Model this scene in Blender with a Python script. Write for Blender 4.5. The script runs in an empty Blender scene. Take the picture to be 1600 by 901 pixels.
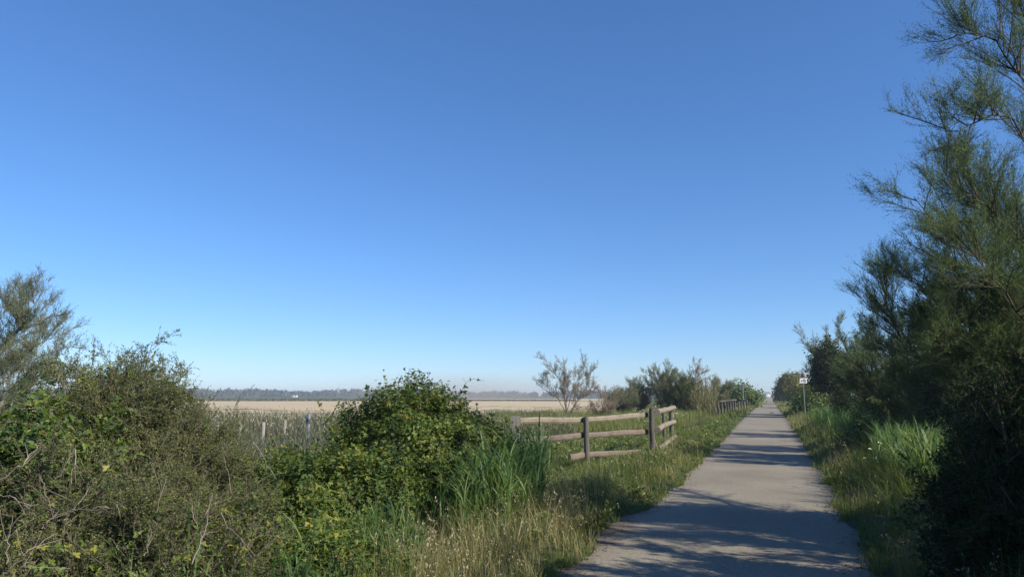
import bpy, math
import numpy as np
from mathutils import Matrix, Vector

RNG = np.random.default_rng(7)
SC = bpy.context.scene
COL = SC.collection
U = RNG.uniform
N_ = RNG.normal

# ------------------------------------------------------------------ camera geometry
FPX, CX, CY, HOR, EYE = 1111.0, 800.0, 450.5, 617.5, 1.6
TH = math.atan((HOR - CY) / FPX)
PSI = math.atan(403 / (FPX / math.cos(TH)))
FWH = np.array([-math.sin(PSI), math.cos(PSI), 0.0])
RT = np.array([math.cos(PSI), math.sin(PSI), 0.0])
FW = FWH * math.cos(TH) + np.array([0, 0, math.sin(TH)])
UP = -FWH * math.sin(TH) + np.array([0, 0, math.cos(TH)])


def P(px, py, d):
    """world point seen in photo pixel (px, py) at forward distance d metres"""
    r = FW + RT * (px - CX) / FPX + UP * (CY - py) / FPX
    return np.array([0, 0, EYE]) + r * (d / (r @ FWH))


def G(px, d, z=None):
    """ground point in photo column px at forward distance d"""
    py = HOR + EYE * 1124 / d
    p = P(px, py, d)
    p[2] = float(hgt(p[None, 0], p[None, 1])[0]) if z is None else z
    return p


def smooth(t):
    t = np.clip(t, 0, 1)
    return t * t * (3 - 2 * t)


def waves(x, y, s=1.0):
    return (np.sin(x * 1.3 * s + 1.1) * np.sin(y * 1.7 * s + .3) + .6 * np.sin(x * 2.9 * s + y * 2.1 * s) +
            .4 * np.sin(x * 5.3 * s - y * 4.7 * s + 2.)) / 2


XL, XR = -1.83, 0.95            # path edges


def hgt(x, y):
    off = smooth((XL - .5 - x) / 1.4) + smooth((x - XR - .5) / 1.2)
    z = -.28 * smooth((XL - .9 - x) / 1.6) - .05 * smooth((x - XR - .5) / 1.5)
    fade = 1 - smooth((np.hypot(x, y) - 100) / 100)
    return z + off * .06 * waves(x, y, .9) * fade


# ------------------------------------------------------------------ mesh helpers
def unit(v):
    return v / np.maximum(np.linalg.norm(v, axis=-1, keepdims=True), 1e-9)


class MB:
    def __init__(self):
        self.v, self.f, self.t, self.m, self.n = [], [], [], [], 0

    def add(self, V, F, tint=0.5, mat=0):
        V = np.asarray(V, float).reshape(-1, 3)
        F = np.asarray(F, np.int64)
        self.v.append(V)
        self.f.append(F + self.n)
        self.t.append(np.broadcast_to(np.asarray(tint, float), (len(V),)))
        self.m.append(np.full(len(F), mat, np.int32))
        self.n += len(V)
        return self

    def box(self, c, half, ax=None, mat=0, tint=.5):
        ax = np.eye(3) if ax is None else np.asarray(ax)
        s = np.array([[i, j, k] for i in (-1, 1) for j in (-1, 1) for k in (-1, 1)], float) * half
        F = [[0, 1, 3, 2], [4, 6, 7, 5], [0, 4, 5, 1], [2, 3, 7, 6], [0, 2, 6, 4], [1, 5, 7, 3]]
        return self.add(np.asarray(c) + s @ ax, F, tint, mat)

    def build(self, name, mats, parent=None, smooth_=False):
        me = bpy.data.meshes.new(name)
        V = np.concatenate(self.v)
        me.vertices.add(len(V))
        me.vertices.foreach_set('co', V.astype(np.float32).ravel())
        loops = np.concatenate([f.ravel() for f in self.f])
        tot = np.concatenate([np.full(len(f), f.shape[1], np.int64) for f in self.f])
        start = np.concatenate([[0], np.cumsum(tot)[:-1]])
        me.loops.add(len(loops))
        me.loops.foreach_set('vertex_index', loops.astype(np.int32))
        me.polygons.add(len(tot))
        me.polygons.foreach_set('loop_start', start.astype(np.int32))
        me.polygons.foreach_set('material_index', np.concatenate(self.m))
        me.polygons.foreach_set('use_smooth', np.full(len(tot), smooth_, bool))
        a = me.attributes.new('tint', 'FLOAT', 'POINT')
        a.data.foreach_set('value', np.concatenate(self.t).astype(np.float32))
        for m in (mats if isinstance(mats, (list, tuple)) else [mats]):
            me.materials.append(m)
        me.update(calc_edges=True)
        o = bpy.data.objects.new(name, me)
        COL.objects.link(o)
        if parent is not None:
            o.parent = parent
            o.matrix_parent_inverse = Matrix.Translation(-parent.location)
        return o


def tag(o, label=None, cat=None, group=None, kind=None):
    for k, v in (('label', label), ('category', cat), ('group', group), ('kind', kind)):
        if v:
            o[k] = v
    return o


def thing(name, label, cat, loc, group=None):
    o = bpy.data.objects.new(name, None)
    o.empty_display_size = .2
    COL.objects.link(o)
    o.location = [float(c) for c in loc]
    return tag(o, label, cat, group)


def inst(mb, T, F, pos, X, Y, Z, s, tint, mat=0):
    """template T (k,3) placed at every pos with axes X Y Z"""
    n, k = len(pos), len(T)
    s = np.asarray(s, float)
    s = s[:, None] * np.ones(3) if s.ndim == 1 else s
    V = (pos[:, None] + T[None, :, 0:1] * (X * s[:, 0:1])[:, None] + T[None, :, 1:2] * (Y * s[:, 1:2])[:, None]
         + T[None, :, 2:3] * (Z * s[:, 2:3])[:, None])
    FF = (np.asarray(F)[None] + (np.arange(n) * k)[:, None, None]).reshape(-1, np.asarray(F).shape[1])
    mb.add(V.reshape(-1, 3), FF, np.repeat(tint, k), mat)


def frames(d, n=None):
    """X along d, Z near n"""
    X = unit(d)
    n = N_(size=d.shape) if n is None else n
    Y = unit(np.cross(n, X))
    return X, Y, np.cross(X, Y)


def tubes(mb, C, R, sides=5, mat=0, tint=None, cap=False):
    """C (n,K,3) curves, R (n,K) radii"""
    n, K, _ = C.shape
    T = unit(np.gradient(C, axis=1))
    ref = unit(N_(size=(n, 1, 3)))
    A = unit(np.cross(T, ref + 0 * T))
    B = np.cross(T, A)
    ang = np.arange(sides) * 2 * math.pi / sides
    V = C[:, :, None] + R[:, :, None, None] * (A[:, :, None] * np.cos(ang)[None, None, :, None] + B[:, :, None] * np.sin(ang)[None, None, :, None])
    k, j = np.meshgrid(np.arange(K - 1), np.arange(sides), indexing='ij')
    j2 = (j + 1) % sides
    Fq = np.stack([k * sides + j, k * sides + j2, (k + 1) * sides + j2, (k + 1) * sides + j], -1).reshape(-1, 4)
    FF = (Fq[None] + (np.arange(n) * K * sides)[:, None, None]).reshape(-1, 4)
    tt = U(size=n) if tint is None else tint
    mb.add(V.reshape(-1, 3), FF, np.repeat(tt, K * sides), mat)
    if cap:
        for e in (0, K - 1):
            idx = np.arange(sides) if e else np.arange(sides)[::-1]
            mb.add(V[:, e].reshape(-1, 3), (idx[None] + (np.arange(n) * sides)[:, None]), np.repeat(tt, sides), mat)


def spline(pts, n):
    p = np.asarray(pts, float)
    q = np.vstack([2 * p[0] - p[1], p, 2 * p[-1] - p[-2]])
    seg = np.concatenate([[0], np.cumsum(np.linalg.norm(np.diff(p, axis=0), axis=1))])
    u = np.linspace(0, seg[-1], n)
    i = np.clip(np.searchsorted(seg, u, 'right') - 1, 0, len(p) - 2)
    t = ((u - seg[i]) / (seg[i + 1] - seg[i]))[:, None]
    a, b, c, d = q[i], q[i + 1], q[i + 2], q[i + 3]
    return .5 * (2 * b + (c - a) * t + (2 * a - 5 * b + 4 * c - d) * t * t + (3 * b - 3 * c + d - a) * t ** 3)


def quad_curve(b, d, L, bend, K):
    s = np.linspace(0, 1, K)[None, :, None]
    return b[:, None] + d[:, None] * (L[:, None, None] * s) + bend[:, None] * (L[:, None, None] * s * s)


def sub_branches(C, per, lo, hi, L, spread, up, bend_up, wob=.15, K=5, taper=.5):
    """side branches growing from curves C (n,K0,3)"""
    n, K0, _ = C.shape
    m = n * per
    idx = np.repeat(np.arange(n), per)
    t = U(lo, hi, m)
    f = t * (K0 - 1)
    i = np.minimum(f.astype(int), K0 - 2)
    fr = (f - i)[:, None]
    b = C[idx, i] * (1 - fr) + C[idx, i + 1] * fr
    tan = unit(C[idx, i + 1] - C[idx, i])
    r = N_(size=(m, 3))
    r = unit(r - (r * tan).sum(1, keepdims=True) * tan)
    d = unit(tan + spread * r + np.array([0, 0, up]))
    Ls = L * U(.45, 1.1, m) * (1 - taper * t)
    bend = np.array([0, 0, bend_up]) + wob * N_(size=(m, 3))
    return quad_curve(b, d, Ls, bend, K), Ls


def along(C, per, lo=.1, hi=1.):
    n, K0, _ = C.shape
    idx = np.repeat(np.arange(n), per)
    f = U(lo, hi, n * per) * (K0 - 1)
    i = np.minimum(f.astype(int), K0 - 2)
    fr = (f - i)[:, None]
    return C[idx, i] * (1 - fr) + C[idx, i + 1] * fr, unit(C[idx, i + 1] - C[idx, i]), idx


LEAF4 = np.array([[0, 0, 0], [.45, .5, 0], [1, 0, 0], [.45, -.5, 0]], float)
F4 = [[0, 3, 2, 1]]
LEAF6 = np.array([[0, 0, 0], [.28, .3, .05], [.66, .27, .07], [1, 0, -.04], [.66, -.27, .07], [.28, -.3, .05]], float)
F6 = [[0, 5, 4, 3], [0, 3, 2, 1]]


def rotz(T, a):
    c, s = math.cos(a), math.sin(a)
    return T @ np.array([[c, s, 0], [-s, c, 0], [0, 0, 1]])


TRI = np.vstack([LEAF6 + [.15, 0, 0], rotz(LEAF6 * .85, 1.25) + [.12, .02, 0], rotz(LEAF6 * .85, -1.25) + [.12, -.02, 0]])
FTRI = np.vstack([np.array(F6) + 6 * k for k in range(3)])


# ------------------------------------------------------------------ materials
def new_mat(name):
    m = bpy.data.materials.new(name)
    m.use_nodes = True
    nt = m.node_tree
    for n in list(nt.nodes):
        nt.nodes.remove(n)
    return m, nt, (lambda t, **k: _node(nt, t, **k)), nt.links.new


def _node(nt, t, **k):
    n = nt.nodes.new(t)
    for a, v in k.items():
        if hasattr(n, a) and a not in n.inputs:
            setattr(n, a, v)
        else:
            n.inputs[a].default_value = v
    return n


def ramp(nt, stops):
    r = nt.nodes.new('ShaderNodeValToRGB')
    e = r.color_ramp.elements
    while len(e) < len(stops):
        e.new(.5)
    for el, (p, c) in zip(e, stops):
        el.position = p
        el.color = (*c, 1)
    return r


def foliage(name, stops, trans=.35, rough=.55, patch=.6, spec=.35):
    """two sided leaf: colour by the leaf's own tint and by soft patches in the plant"""
    m, nt, nd, ln = new_mat(name)
    out = nd('ShaderNodeOutputMaterial')
    at = nd('ShaderNodeAttribute', attribute_name='tint')
    tc = nd('ShaderNodeTexCoord')
    nz = nd('ShaderNodeTexNoise', Scale=patch, Detail=3.)
    ln(tc.outputs['Object'], nz.inputs['Vector'])
    ma = nd('ShaderNodeMath', operation='MULTIPLY_ADD')
    ma.inputs[1].default_value = 1.1
    ma.inputs[2].default_value = -.55
    ln(nz.outputs['Fac'], ma.inputs[0])
    ad = nd('ShaderNodeMath', operation='ADD', use_clamp=True)
    ln(at.outputs['Fac'], ad.inputs[0])
    ln(ma.outputs[0], ad.inputs[1])
    rp = ramp(nt, stops)
    ln(ad.outputs[0], rp.inputs[0])
    pr = nd('ShaderNodeBsdfPrincipled', Roughness=rough)
    pr.inputs['Specular IOR Level'].default_value = spec
    ln(rp.outputs[0], pr.inputs['Base Color'])
    if trans > 0:
        tr = nd('ShaderNodeBsdfTranslucent')
        hs = nd('ShaderNodeHueSaturation', Hue=.485, Saturation=1.15, Value=1.25)
        ln(rp.outputs[0], hs.inputs['Color'])
        ln(hs.outputs[0], tr.inputs['Color'])
        mx = nd('ShaderNodeMixShader')
        mx.inputs[0].default_value = trans
        ln(pr.outputs[0], mx.inputs[1])
        ln(tr.outputs[0], mx.inputs[2])
        ln(mx.outputs[0], out.inputs[0])
    else:
        ln(pr.outputs[0], out.inputs[0])
    return m


def bark(name, c0, c1, scale=12., zs=.2, rough=.9):
    m, nt, nd, ln = new_mat(name)
    out = nd('ShaderNodeOutputMaterial')
    tc = nd('ShaderNodeTexCoord')
    mp = nd('ShaderNodeMapping')
    mp.inputs['Scale'].default_value = (1, 1, zs)
    ln(tc.outputs['Object'], mp.inputs[0])
    nz = nd('ShaderNodeTexNoise', Scale=scale, Detail=6., Roughness=.65)
    ln(mp.outputs[0], nz.inputs['Vector'])
    at = nd('ShaderNodeAttribute', attribute_name='tint')
    mx = nd('ShaderNodeMath', operation='MULTIPLY_ADD', use_clamp=True)
    ln(at.outputs['Fac'], mx.inputs[0])
    mx.inputs[1].default_value = .5
    s = nd('ShaderNodeMath', operation='MULTIPLY_ADD')
    ln(nz.outputs['Fac'], s.inputs[0])
    s.inputs[1].default_value = 1.6
    s.inputs[2].default_value = -.55
    ln(s.outputs[0], mx.inputs[2])
    rp = ramp(nt, [(0, c0), (1, c1)])
    ln(mx.outputs[0], rp.inputs[0])
    pr = nd('ShaderNodeBsdfPrincipled', Roughness=rough)
    ln(rp.outputs[0], pr.inputs['Base Color'])
    bp = nd('ShaderNodeBump', Strength=.5, Distance=.01)
    ln(nz.outputs['Fac'], bp.inputs['Height'])
    ln(bp.outputs[0], pr.inputs['Normal'])
    ln(pr.outputs[0], out.inputs[0])
    return m


def plain(name, c, rough=.5, metal=0., dirt=.25, scale=6.):
    m, nt, nd, ln = new_mat(name)
    out = nd('ShaderNodeOutputMaterial')
    tc = nd('ShaderNodeTexCoord')
    nz = nd('ShaderNodeTexNoise', Scale=scale, Detail=5.)
    ln(tc.outputs['Object'], nz.inputs['Vector'])
    rp = ramp(nt, [(.3, tuple(x * (1 - dirt) for x in c)), (.75, c)])
    ln(nz.outputs['Fac'], rp.inputs[0])
    pr = nd('ShaderNodeBsdfPrincipled', Roughness=rough, Metallic=metal)
    ln(rp.outputs[0], pr.inputs['Base Color'])
    ln(pr.outputs[0], out.inputs[0])
    return m


def path_material():
    m, nt, nd, ln = new_mat('weathered_asphalt')
    out = nd('ShaderNodeOutputMaterial')
    tc = nd('ShaderNodeTexCoord')
    fine = nd('ShaderNodeTexVoronoi', Scale=70.)
    ln(tc.outputs['Object'], fine.inputs['Vector'])
    mid = nd('ShaderNodeTexNoise', Scale=34., Detail=8., Roughness=.7)
    ln(tc.outputs['Object'], mid.inputs['Vector'])
    big = nd('ShaderNodeTexNoise', Scale=.55, Detail=5., Roughness=.6)
    ln(tc.outputs['Object'], big.inputs['Vector'])
    r1 = ramp(nt, [(.25, (.172, .157, .124)), (.75, (.312, .285, .224))])
    ln(mid.outputs['Fac'], r1.inputs[0])
    r2 = ramp(nt, [(.0, (.6, .6, .6)), (1., (1.25, 1.22, 1.18))])
    ln(fine.outputs['Color'], r2.inputs[0])
    mu = nd('ShaderNodeMix', data_type='RGBA', blend_type='MULTIPLY')
    mu.inputs[0].default_value = .6
    ln(r1.outputs[0], mu.inputs[6])
    ln(r2.outputs[0], mu.inputs[7])
    r3 = ramp(nt, [(.28, (.78, .77, .76)), (.72, (1.12, 1.11, 1.09))])
    ln(big.outputs['Fac'], r3.inputs[0])
    mu2 = nd('ShaderNodeMix', data_type='RGBA', blend_type='MULTIPLY')
    mu2.inputs[0].default_value = 1.
    ln(mu.outputs[2], mu2.inputs[6])
    ln(r3.outputs[0], mu2.inputs[7])
    # earth trodden in from the verges: distance from the middle of the path
    sx = nd('ShaderNodeSeparateXYZ')
    ln(tc.outputs['Object'], sx.inputs[0])
    dx = nd('ShaderNodeMath', operation='SUBTRACT')
    ln(sx.outputs['X'], dx.inputs[0])
    dx.inputs[1].default_value = (XL + XR) / 2
    ab = nd('ShaderNodeMath', operation='ABSOLUTE')
    ln(dx.outputs[0], ab.inputs[0])
    wn = nd('ShaderNodeTexNoise', Scale=2.2, Detail=6.)
    ln(tc.outputs['Object'], wn.inputs['Vector'])
    wa = nd('ShaderNodeMath', operation='MULTIPLY_ADD')
    ln(wn.outputs['Fac'], wa.inputs[0])
    wa.inputs[1].default_value = .7
    ln(ab.outputs[0], wa.inputs[2])
    edge = nd('ShaderNodeMapRange')
    edge.inputs['From Min'].default_value = 1.5
    edge.inputs['From Max'].default_value = 1.9
    ln(wa.outputs[0], edge.inputs['Value'])
    mu3 = nd('ShaderNodeMix', data_type='RGBA')
    ln(edge.outputs[0], mu3.inputs[0])
    ln(mu2.outputs[2], mu3.inputs[6])
    mu3.inputs[7].default_value = (.115, .085, .06, 1)
    pr = nd('ShaderNodeBsdfPrincipled', Roughness=.92)
    pr.inputs['Specular IOR Level'].default_value = .25
    ln(mu3.outputs[2], pr.inputs['Base Color'])
    bp = nd('ShaderNodeBump', Strength=.6, Distance=.006)
    ln(fine.outputs['Distance'], bp.inputs['Height'])
    ln(bp.outputs[0], pr.inputs['Normal'])
    ln(pr.outputs[0], out.inputs[0])
    return m


def earth(name, stops, s1=.35, s2=9., stretch=None):
    m, nt, nd, ln = new_mat(name)
    out = nd('ShaderNodeOutputMaterial')
    tc = nd('ShaderNodeTexCoord')
    a = nd('ShaderNodeTexNoise', Scale=s1, Detail=6., Roughness=.6)
    mp = nd('ShaderNodeMapping')
    if stretch:
        mp.inputs['Scale'].default_value = stretch
        mp.inputs['Rotation'].default_value = (0, 0, -PSI)
    ln(tc.outputs['Object'], mp.inputs[0])
    ln(mp.outputs[0], a.inputs['Vector'])
    b = nd('ShaderNodeTexNoise', Scale=s2, Detail=6., Roughness=.7)
    ln(tc.outputs['Object'], b.inputs['Vector'])
    mx = nd('ShaderNodeMath', operation='MULTIPLY_ADD')
    ln(b.outputs['Fac'], mx.inputs[0])
    mx.inputs[1].default_value = .7
    sb = nd('ShaderNodeMath', operation='SUBTRACT')
    ln(a.outputs['Fac'], sb.inputs[0])
    sb.inputs[1].default_value = .35
    ln(sb.outputs[0], mx.inputs[2])
    rp = ramp(nt, stops)
    ln(mx.outputs[0], rp.inputs[0])
    pr = nd('ShaderNodeBsdfPrincipled', Roughness=.95)
    pr.inputs['Specular IOR Level'].default_value = .15
    ln(rp.outputs[0], pr.inputs['Base Color'])
    bp = nd('ShaderNodeBump', Strength=.7, Distance=.05)
    ln(b.outputs['Fac'], bp.inputs['Height'])
    ln(bp.outputs[0], pr.inputs['Normal'])
    ln(pr.outputs[0], out.inputs[0])
    return m


def rail_wood(name, c0, c1):
    """weathered sawn timber: grain and splits along the length, knots and stains"""
    m, nt, nd, ln = new_mat(name)
    out = nd('ShaderNodeOutputMaterial')
    tc = nd('ShaderNodeTexCoord')
    mp = nd('ShaderNodeMapping')
    mp.inputs['Rotation'].default_value = (0, 0, -PSI - .25)
    mp.inputs['Scale'].default_value = (.9, 8, 26)
    ln(tc.outputs['Object'], mp.inputs[0])
    g = nd('ShaderNodeTexNoise', Scale=1.6, Detail=6., Roughness=.65, Distortion=.6)
    ln(mp.outputs[0], g.inputs['Vector'])
    k = nd('ShaderNodeTexNoise', Scale=4.2, Detail=3.)
    ln(tc.outputs['Object'], k.inputs['Vector'])
    s = nd('ShaderNodeMath', operation='MULTIPLY_ADD')
    ln(k.outputs['Fac'], s.inputs[0])
    s.inputs[1].default_value = .9
    ln(g.outputs['Fac'], s.inputs[2])
    rp = ramp(nt, [(.62, c0), (.80, tuple((a + 2 * b) / 3 for a, b in zip(c0, c1))), (1., c1)])
    ln(s.outputs[0], rp.inputs[0])
    pr = nd('ShaderNodeBsdfPrincipled', Roughness=.88)
    pr.inputs['Specular IOR Level'].default_value = .2
    ln(rp.outputs[0], pr.inputs['Base Color'])
    bp = nd('ShaderNodeBump', Strength=.6, Distance=.008)
    ln(g.outputs['Fac'], bp.inputs['Height'])
    ln(bp.outputs[0], pr.inputs['Normal'])
    ln(pr.outputs[0], out.inputs[0])
    return m


M = dict(
    path=path_material(),
    ground=earth('grassy_earth', [(.25, (.05, .042, .025)), (.5, (.06, .075, .028)), (.8, (.11, .12, .05))], .5, 6.),
    field=earth('bare_tan_soil', [(.3, (.37, .30, .19)), (.8, (.53, .44, .29))], .05, 1.5, (1, 6, 1)),
    wood_new=rail_wood('sawn_rail_wood', (.06, .052, .043), (.225, .195, .15)),
    wood_grey=bark('grey_post_wood', (.04, .036, .032), (.14, .125, .108), 22., .12),
    wood_red=rail_wood('reddish_rail_wood', (.048, .04, .034), (.165, .135, .11)),
    post_end=bark('bleached_end_post_wood', (.10, .092, .082), (.25, .235, .21), 18., .15),
    stake=bark('bleached_stake_wood', (.14, .125, .11), (.30, .28, .255), 16., .2),
    trunk=bark('tamarisk_bark', (.035, .028, .022), (.13, .105, .08), 20., .25),
    trunk_pale=bark('pale_twig_bark', (.12, .10, .08), (.30, .26, .21), 20., .25),
    twig_brown=bark('brown_twig_bark', (.05, .04, .03), (.175, .145, .11), 14., .4),
    tam=foliage('tamarisk_sprays', [(0, (.034, .06, .028)), (.5, (.07, .118, .048)), (.85, (.12, .175, .058)), (1, (.19, .215, .07))], .48, .6, .9),
    tam_blue=foliage('bluish_tamarisk_sprays', [(0, (.105, .13, .07)), (.55, (.205, .23, .12)), (1, (.31, .31, .155))], .5, .6, .9),
    tam_pink=foliage('budding_tamarisk_sprays', [(0, (.17, .175, .105)), (.5, (.28, .25, .165)), (1, (.50, .36, .26))], .5, .6, .9),
    bramble=foliage('bramble_leaves', [(0, (.022, .048, .010)), (.45, (.064, .112, .018)), (.8, (.15, .20, .03)), (1, (.28, .28, .045))], .42, .5, 1.6, .5),
    bramble_red=foliage('old_bramble_leaves', [(0, (.06, .05, .02)), (1, (.22, .12, .04))], .3, .5, 2.),
    olive=foliage('dry_bush_leaves', [(0, (.05, .074, .022)), (.5, (.12, .152, .045)), (1, (.24, .255, .095))], .4, .65, 1.6),
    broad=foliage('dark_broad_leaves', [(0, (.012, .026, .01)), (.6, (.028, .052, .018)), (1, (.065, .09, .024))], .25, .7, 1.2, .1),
    shrub=foliage('olive_shrub_leaves', [(0, (.07, .085, .02)), (.5, (.15, .155, .035)), (1, (.25, .22, .06))], .3, .55, .8),
    lime=foliage('fresh_shrub_leaves', [(0, (.045, .08, .02)), (.5, (.085, .14, .03)), (1, (.15, .20, .05))], .35, .55, .8),
    grass=foliage('green_grass', [(0, (.05, .09, .02)), (.45, (.115, .165, .038)), (.8, (.21, .225, .065)), (1, (.40, .33, .15))], .4, .55, .7),
    meadow=foliage('meadow_grass', [(0, (.10, .13, .036)), (.5, (.18, .215, .065)), (.85, (.265, .27, .095)), (1, (.42, .36, .19))], .48, .55, .25),
    straw=foliage('dry_grass', [(0, (.12, .145, .045)), (.5, (.24, .22, .09)), (1, (.5, .42, .24))], .35, .6, .9),
    reed=foliage('reed_leaves', [(0, (.04, .095, .03)), (.5, (.10, .185, .052)), (1, (.20, .26, .085))], .48, .5, .8),
    rush=foliage('grey_green_rushes', [(0, (.06, .085, .05)), (.5, (.115, .135, .08)), (.85, (.19, .18, .11)), (1, (.32, .26, .16))], .3, .6, .3),
    cane=foliage('tan_cane_leaves', [(0, (.10, .125, .05)), (.5, (.19, .19, .085)), (1, (.36, .31, .18))], .35, .6, .5),
    weed=foliage('weed_leaves', [(0, (.075, .105, .03)), (.6, (.16, .20, .058)), (1, (.28, .29, .12))], .35, .55, 1.),
    seed=foliage('pale_seed_heads', [(0, (.26, .22, .13)), (1, (.50, .44, .30))], .35, .7, 2.),
    litter=foliage('fallen_leaf_litter', [(0, (.06, .042, .03)), (1, (.24, .17, .11))], 0, .8, 3.),
    far=foliage('far_tree_foliage', [(0, (.03, .045, .022)), (1, (.075, .095, .04))], .2, .7, .02),
    petal=plain('pale_petals', (.75, .74, .62), .7, 0, .1),
    yellow=plain('yellow_petals', (.75, .55, .05), .7, 0, .1),
    pole=plain('dull_green_grey_pole', (.20, .23, .21), .6, .2),
    metal=plain('galvanised_steel', (.42, .43, .43), .45, .7),
    plate_back=plain('dull_plate_grey', (.20, .19, .20), .5, .2),
    plate_white=plain('sign_white', (.72, .72, .70), .5),
    black=plain('sign_black', (.02, .02, .02), .5),
    sign_red=plain('faded_sign_red', (.52, .30, .28), .6),
    marker=plain('grey_blue_paint', (.22, .25, .29), .6),
    marker_dark=plain('dark_blue_paint', (.05, .065, .11), .6),
    wall=plain('white_render', (.80, .78, .74), .8, 0, .08, .4),
    roof=plain('grey_roof_tiles', (.12, .12, .13), .8),
    glass=plain('dark_window', (.03, .035, .04), .2),
    clod=plain('dark_clod', (.035, .03, .026), .95, 0, .4, 30.),
)


# ------------------------------------------------------------------ setting: ground, field, path
u = np.linspace(-1, 1, 361)
gx = 2400 * np.sinh(6.3 * u) / math.sinh(6.3)
X, Y = np.meshgrid(gx, gx, indexing='ij')
n = len(gx)
V = np.stack([X, Y, hgt(X, Y)], -1).reshape(-1, 3)
i, j = np.meshgrid(np.arange(n - 1), np.arange(n - 1), indexing='ij')
Fg = np.stack([i * n + j, (i + 1) * n + j, (i + 1) * n + j + 1, i * n + j + 1], -1).reshape(-1, 4)
tag(MB().add(V, Fg).build('ground', M['ground'], smooth_=True), kind='structure')


def strip_sheet(name, mat, ys, xl, xr, z, cols=8):
    t = np.linspace(0, 1, cols)[None]
    x = xl[:, None] * (1 - t) + xr[:, None] * t
    V = np.stack([x, ys[:, None] + 0 * x, np.full_like(x, z)], -1).reshape(-1, 3)
    a, b = np.meshgrid(np.arange(len(ys) - 1), np.arange(cols - 1), indexing='ij')
    F = np.stack([a * cols + b, a * cols + b + 1, (a + 1) * cols + b + 1, (a + 1) * cols + b], -1).reshape(-1, 4)
    return tag(MB().add(V, F).build(name, mat), kind='structure')


def edge_wob(y, ph):
    fade = np.exp(-np.abs(y) / 60)
    if ph < 1:
        b = np.interp(y, [5, 6.4, 9.7, 11.1, 14.5, 18, 26, 31, 52, 90], [.0, -.04, -.10, .17, .19, .13, .2, .1, -.03, 0])
    else:
        b = np.interp(y, [5, 7.6, 10.3, 14, 21, 30, 44, 67, 90], [-.06, -.09, -.13, 0, 0, .11, .06, .08, 0])
    return b + (.07 * np.sin(y * 1.9 + ph) + .035 * np.sin(y * 4.3 + 2 * ph) + .02 * np.sin(y * 11 + ph)) * fade


ys = np.concatenate([np.arange(-8, 40, .12), np.arange(40, 120, 1.), np.geomspace(121, 1150, 80)])
strip_sheet('path', M['path'], ys, XL + edge_wob(ys, .4), XR + edge_wob(ys, 2.2), .006)

# the bare tan field beyond the rushes, and a second, thinner one behind it
for (pxs, dn, df) in (((-700, 985), 62, 243), ((600, 960), 262, 420)):
    q = []
    for d in np.linspace(dn, df, 10):
        for px in np.linspace(pxs[0], pxs[1], 12):
            p = G(px, d)
            q.append([p[0], p[1], -.262])
    a, b = np.meshgrid(np.arange(9), np.arange(11), indexing='ij')
    F = np.stack([a * 12 + b, a * 12 + b + 1, (a + 1) * 12 + b + 1, (a + 1) * 12 + b], -1).reshape(-1, 4)
    tag(MB().add(q, F).build('field', M['field']), kind='structure')


# ------------------------------------------------------------------ grass and reeds
def blades(mb, pos, h, w, lean, seg=3, mat=0, tint=None, az=None, droop=.0):
    n = len(pos)
    if n == 0:
        return None
    az = U(0, 2 * math.pi, n) if az is None else az
    d = np.stack([np.cos(az), np.sin(az), np.zeros(n)], -1)
    fa = az + math.pi / 2 + N_(0, .5, n)
    sd = np.stack([np.cos(fa), np.sin(fa), np.zeros(n)], -1)
    t = np.linspace(0, 1, seg + 1)
    zz = h[:, None] * (t[None] - (droop + .35 * lean[:, None]) * t[None] ** 3)
    xx = (h * lean)[:, None] * t[None] ** 1.8
    C = pos[:, None] + d[:, None] * xx[..., None] + np.array([0, 0, 1.]) * zz[..., None]
    ww = w[:, None] * (1 - t[None] ** 1.6) * (.6 + .8 * np.minimum(t[None] * 3, 1)) / 1.4
    L = C[:, :-1] + sd[:, None] * ww[:, :-1, None] / 2
    R = C[:, :-1] - sd[:, None] * ww[:, :-1, None] / 2
    V = np.concatenate([np.stack([L, R], 2).reshape(n, 2 * seg, 3), C[:, -1:]], 1)
    k = 2 * seg + 1
    q = np.array([[2 * s, 2 * s + 1, 2 * s + 3, 2 * s + 2] for s in range(seg - 1)])
    off = (np.arange(n) * k)[:, None, None]
    tt = U(size=n) if tint is None else tint
    V = V.reshape(-1, 3)
    tr = np.array([[2 * seg - 2, 2 * seg - 1, 2 * seg]])
    b0 = mb.n
    mb.add(V, (q[None] + off).reshape(-1, 4), np.repeat(tt, k), mat)
    mb.f.append((tr[None] + off).reshape(-1, 3) + b0)
    mb.m.append(np.full(n, mat, np.int32))
    return C[:, -1]


def scatter(n, px0, px1, d0, d1, power=1.0):
    """points thinned with distance (even in log distance for power 1)"""
    v = U(size=n)
    d = d0 * (d1 / d0) ** v if power == 1.0 else (d0 ** (1 - power) + v * (d1 ** (1 - power) - d0 ** (1 - power))) ** (1 / (1 - power))
    px = U(px0, px1, n)
    # columns at ground level
    k = (px - CX) / FPX / (math.cos(TH) + (HOR - CY) / FPX * math.sin(TH) * 0 + 0)
    x = FWH[0] * d + RT[0] * d * (px - CX) / 1124
    y = FWH[1] * d + RT[1] * d * (px - CX) / 1124
    return x, y, d


def off_path(x, y, margin=.0):
    return (x < XL + edge_wob(y, .4) - margin) | (x > XR + edge_wob(y, 2.2) + margin)


def ground_pts(x, y):
    return np.stack([x, y, hgt(x, y) - .01], -1)


def clump(x, y, s, ph=0):
    return np.clip(.5 + .5 * waves(x + ph, y - ph, s), 0, 1)


def pxw(d):
    """blade width that still shows at distance d"""
    return np.maximum(.0045, d * .00055)


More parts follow.
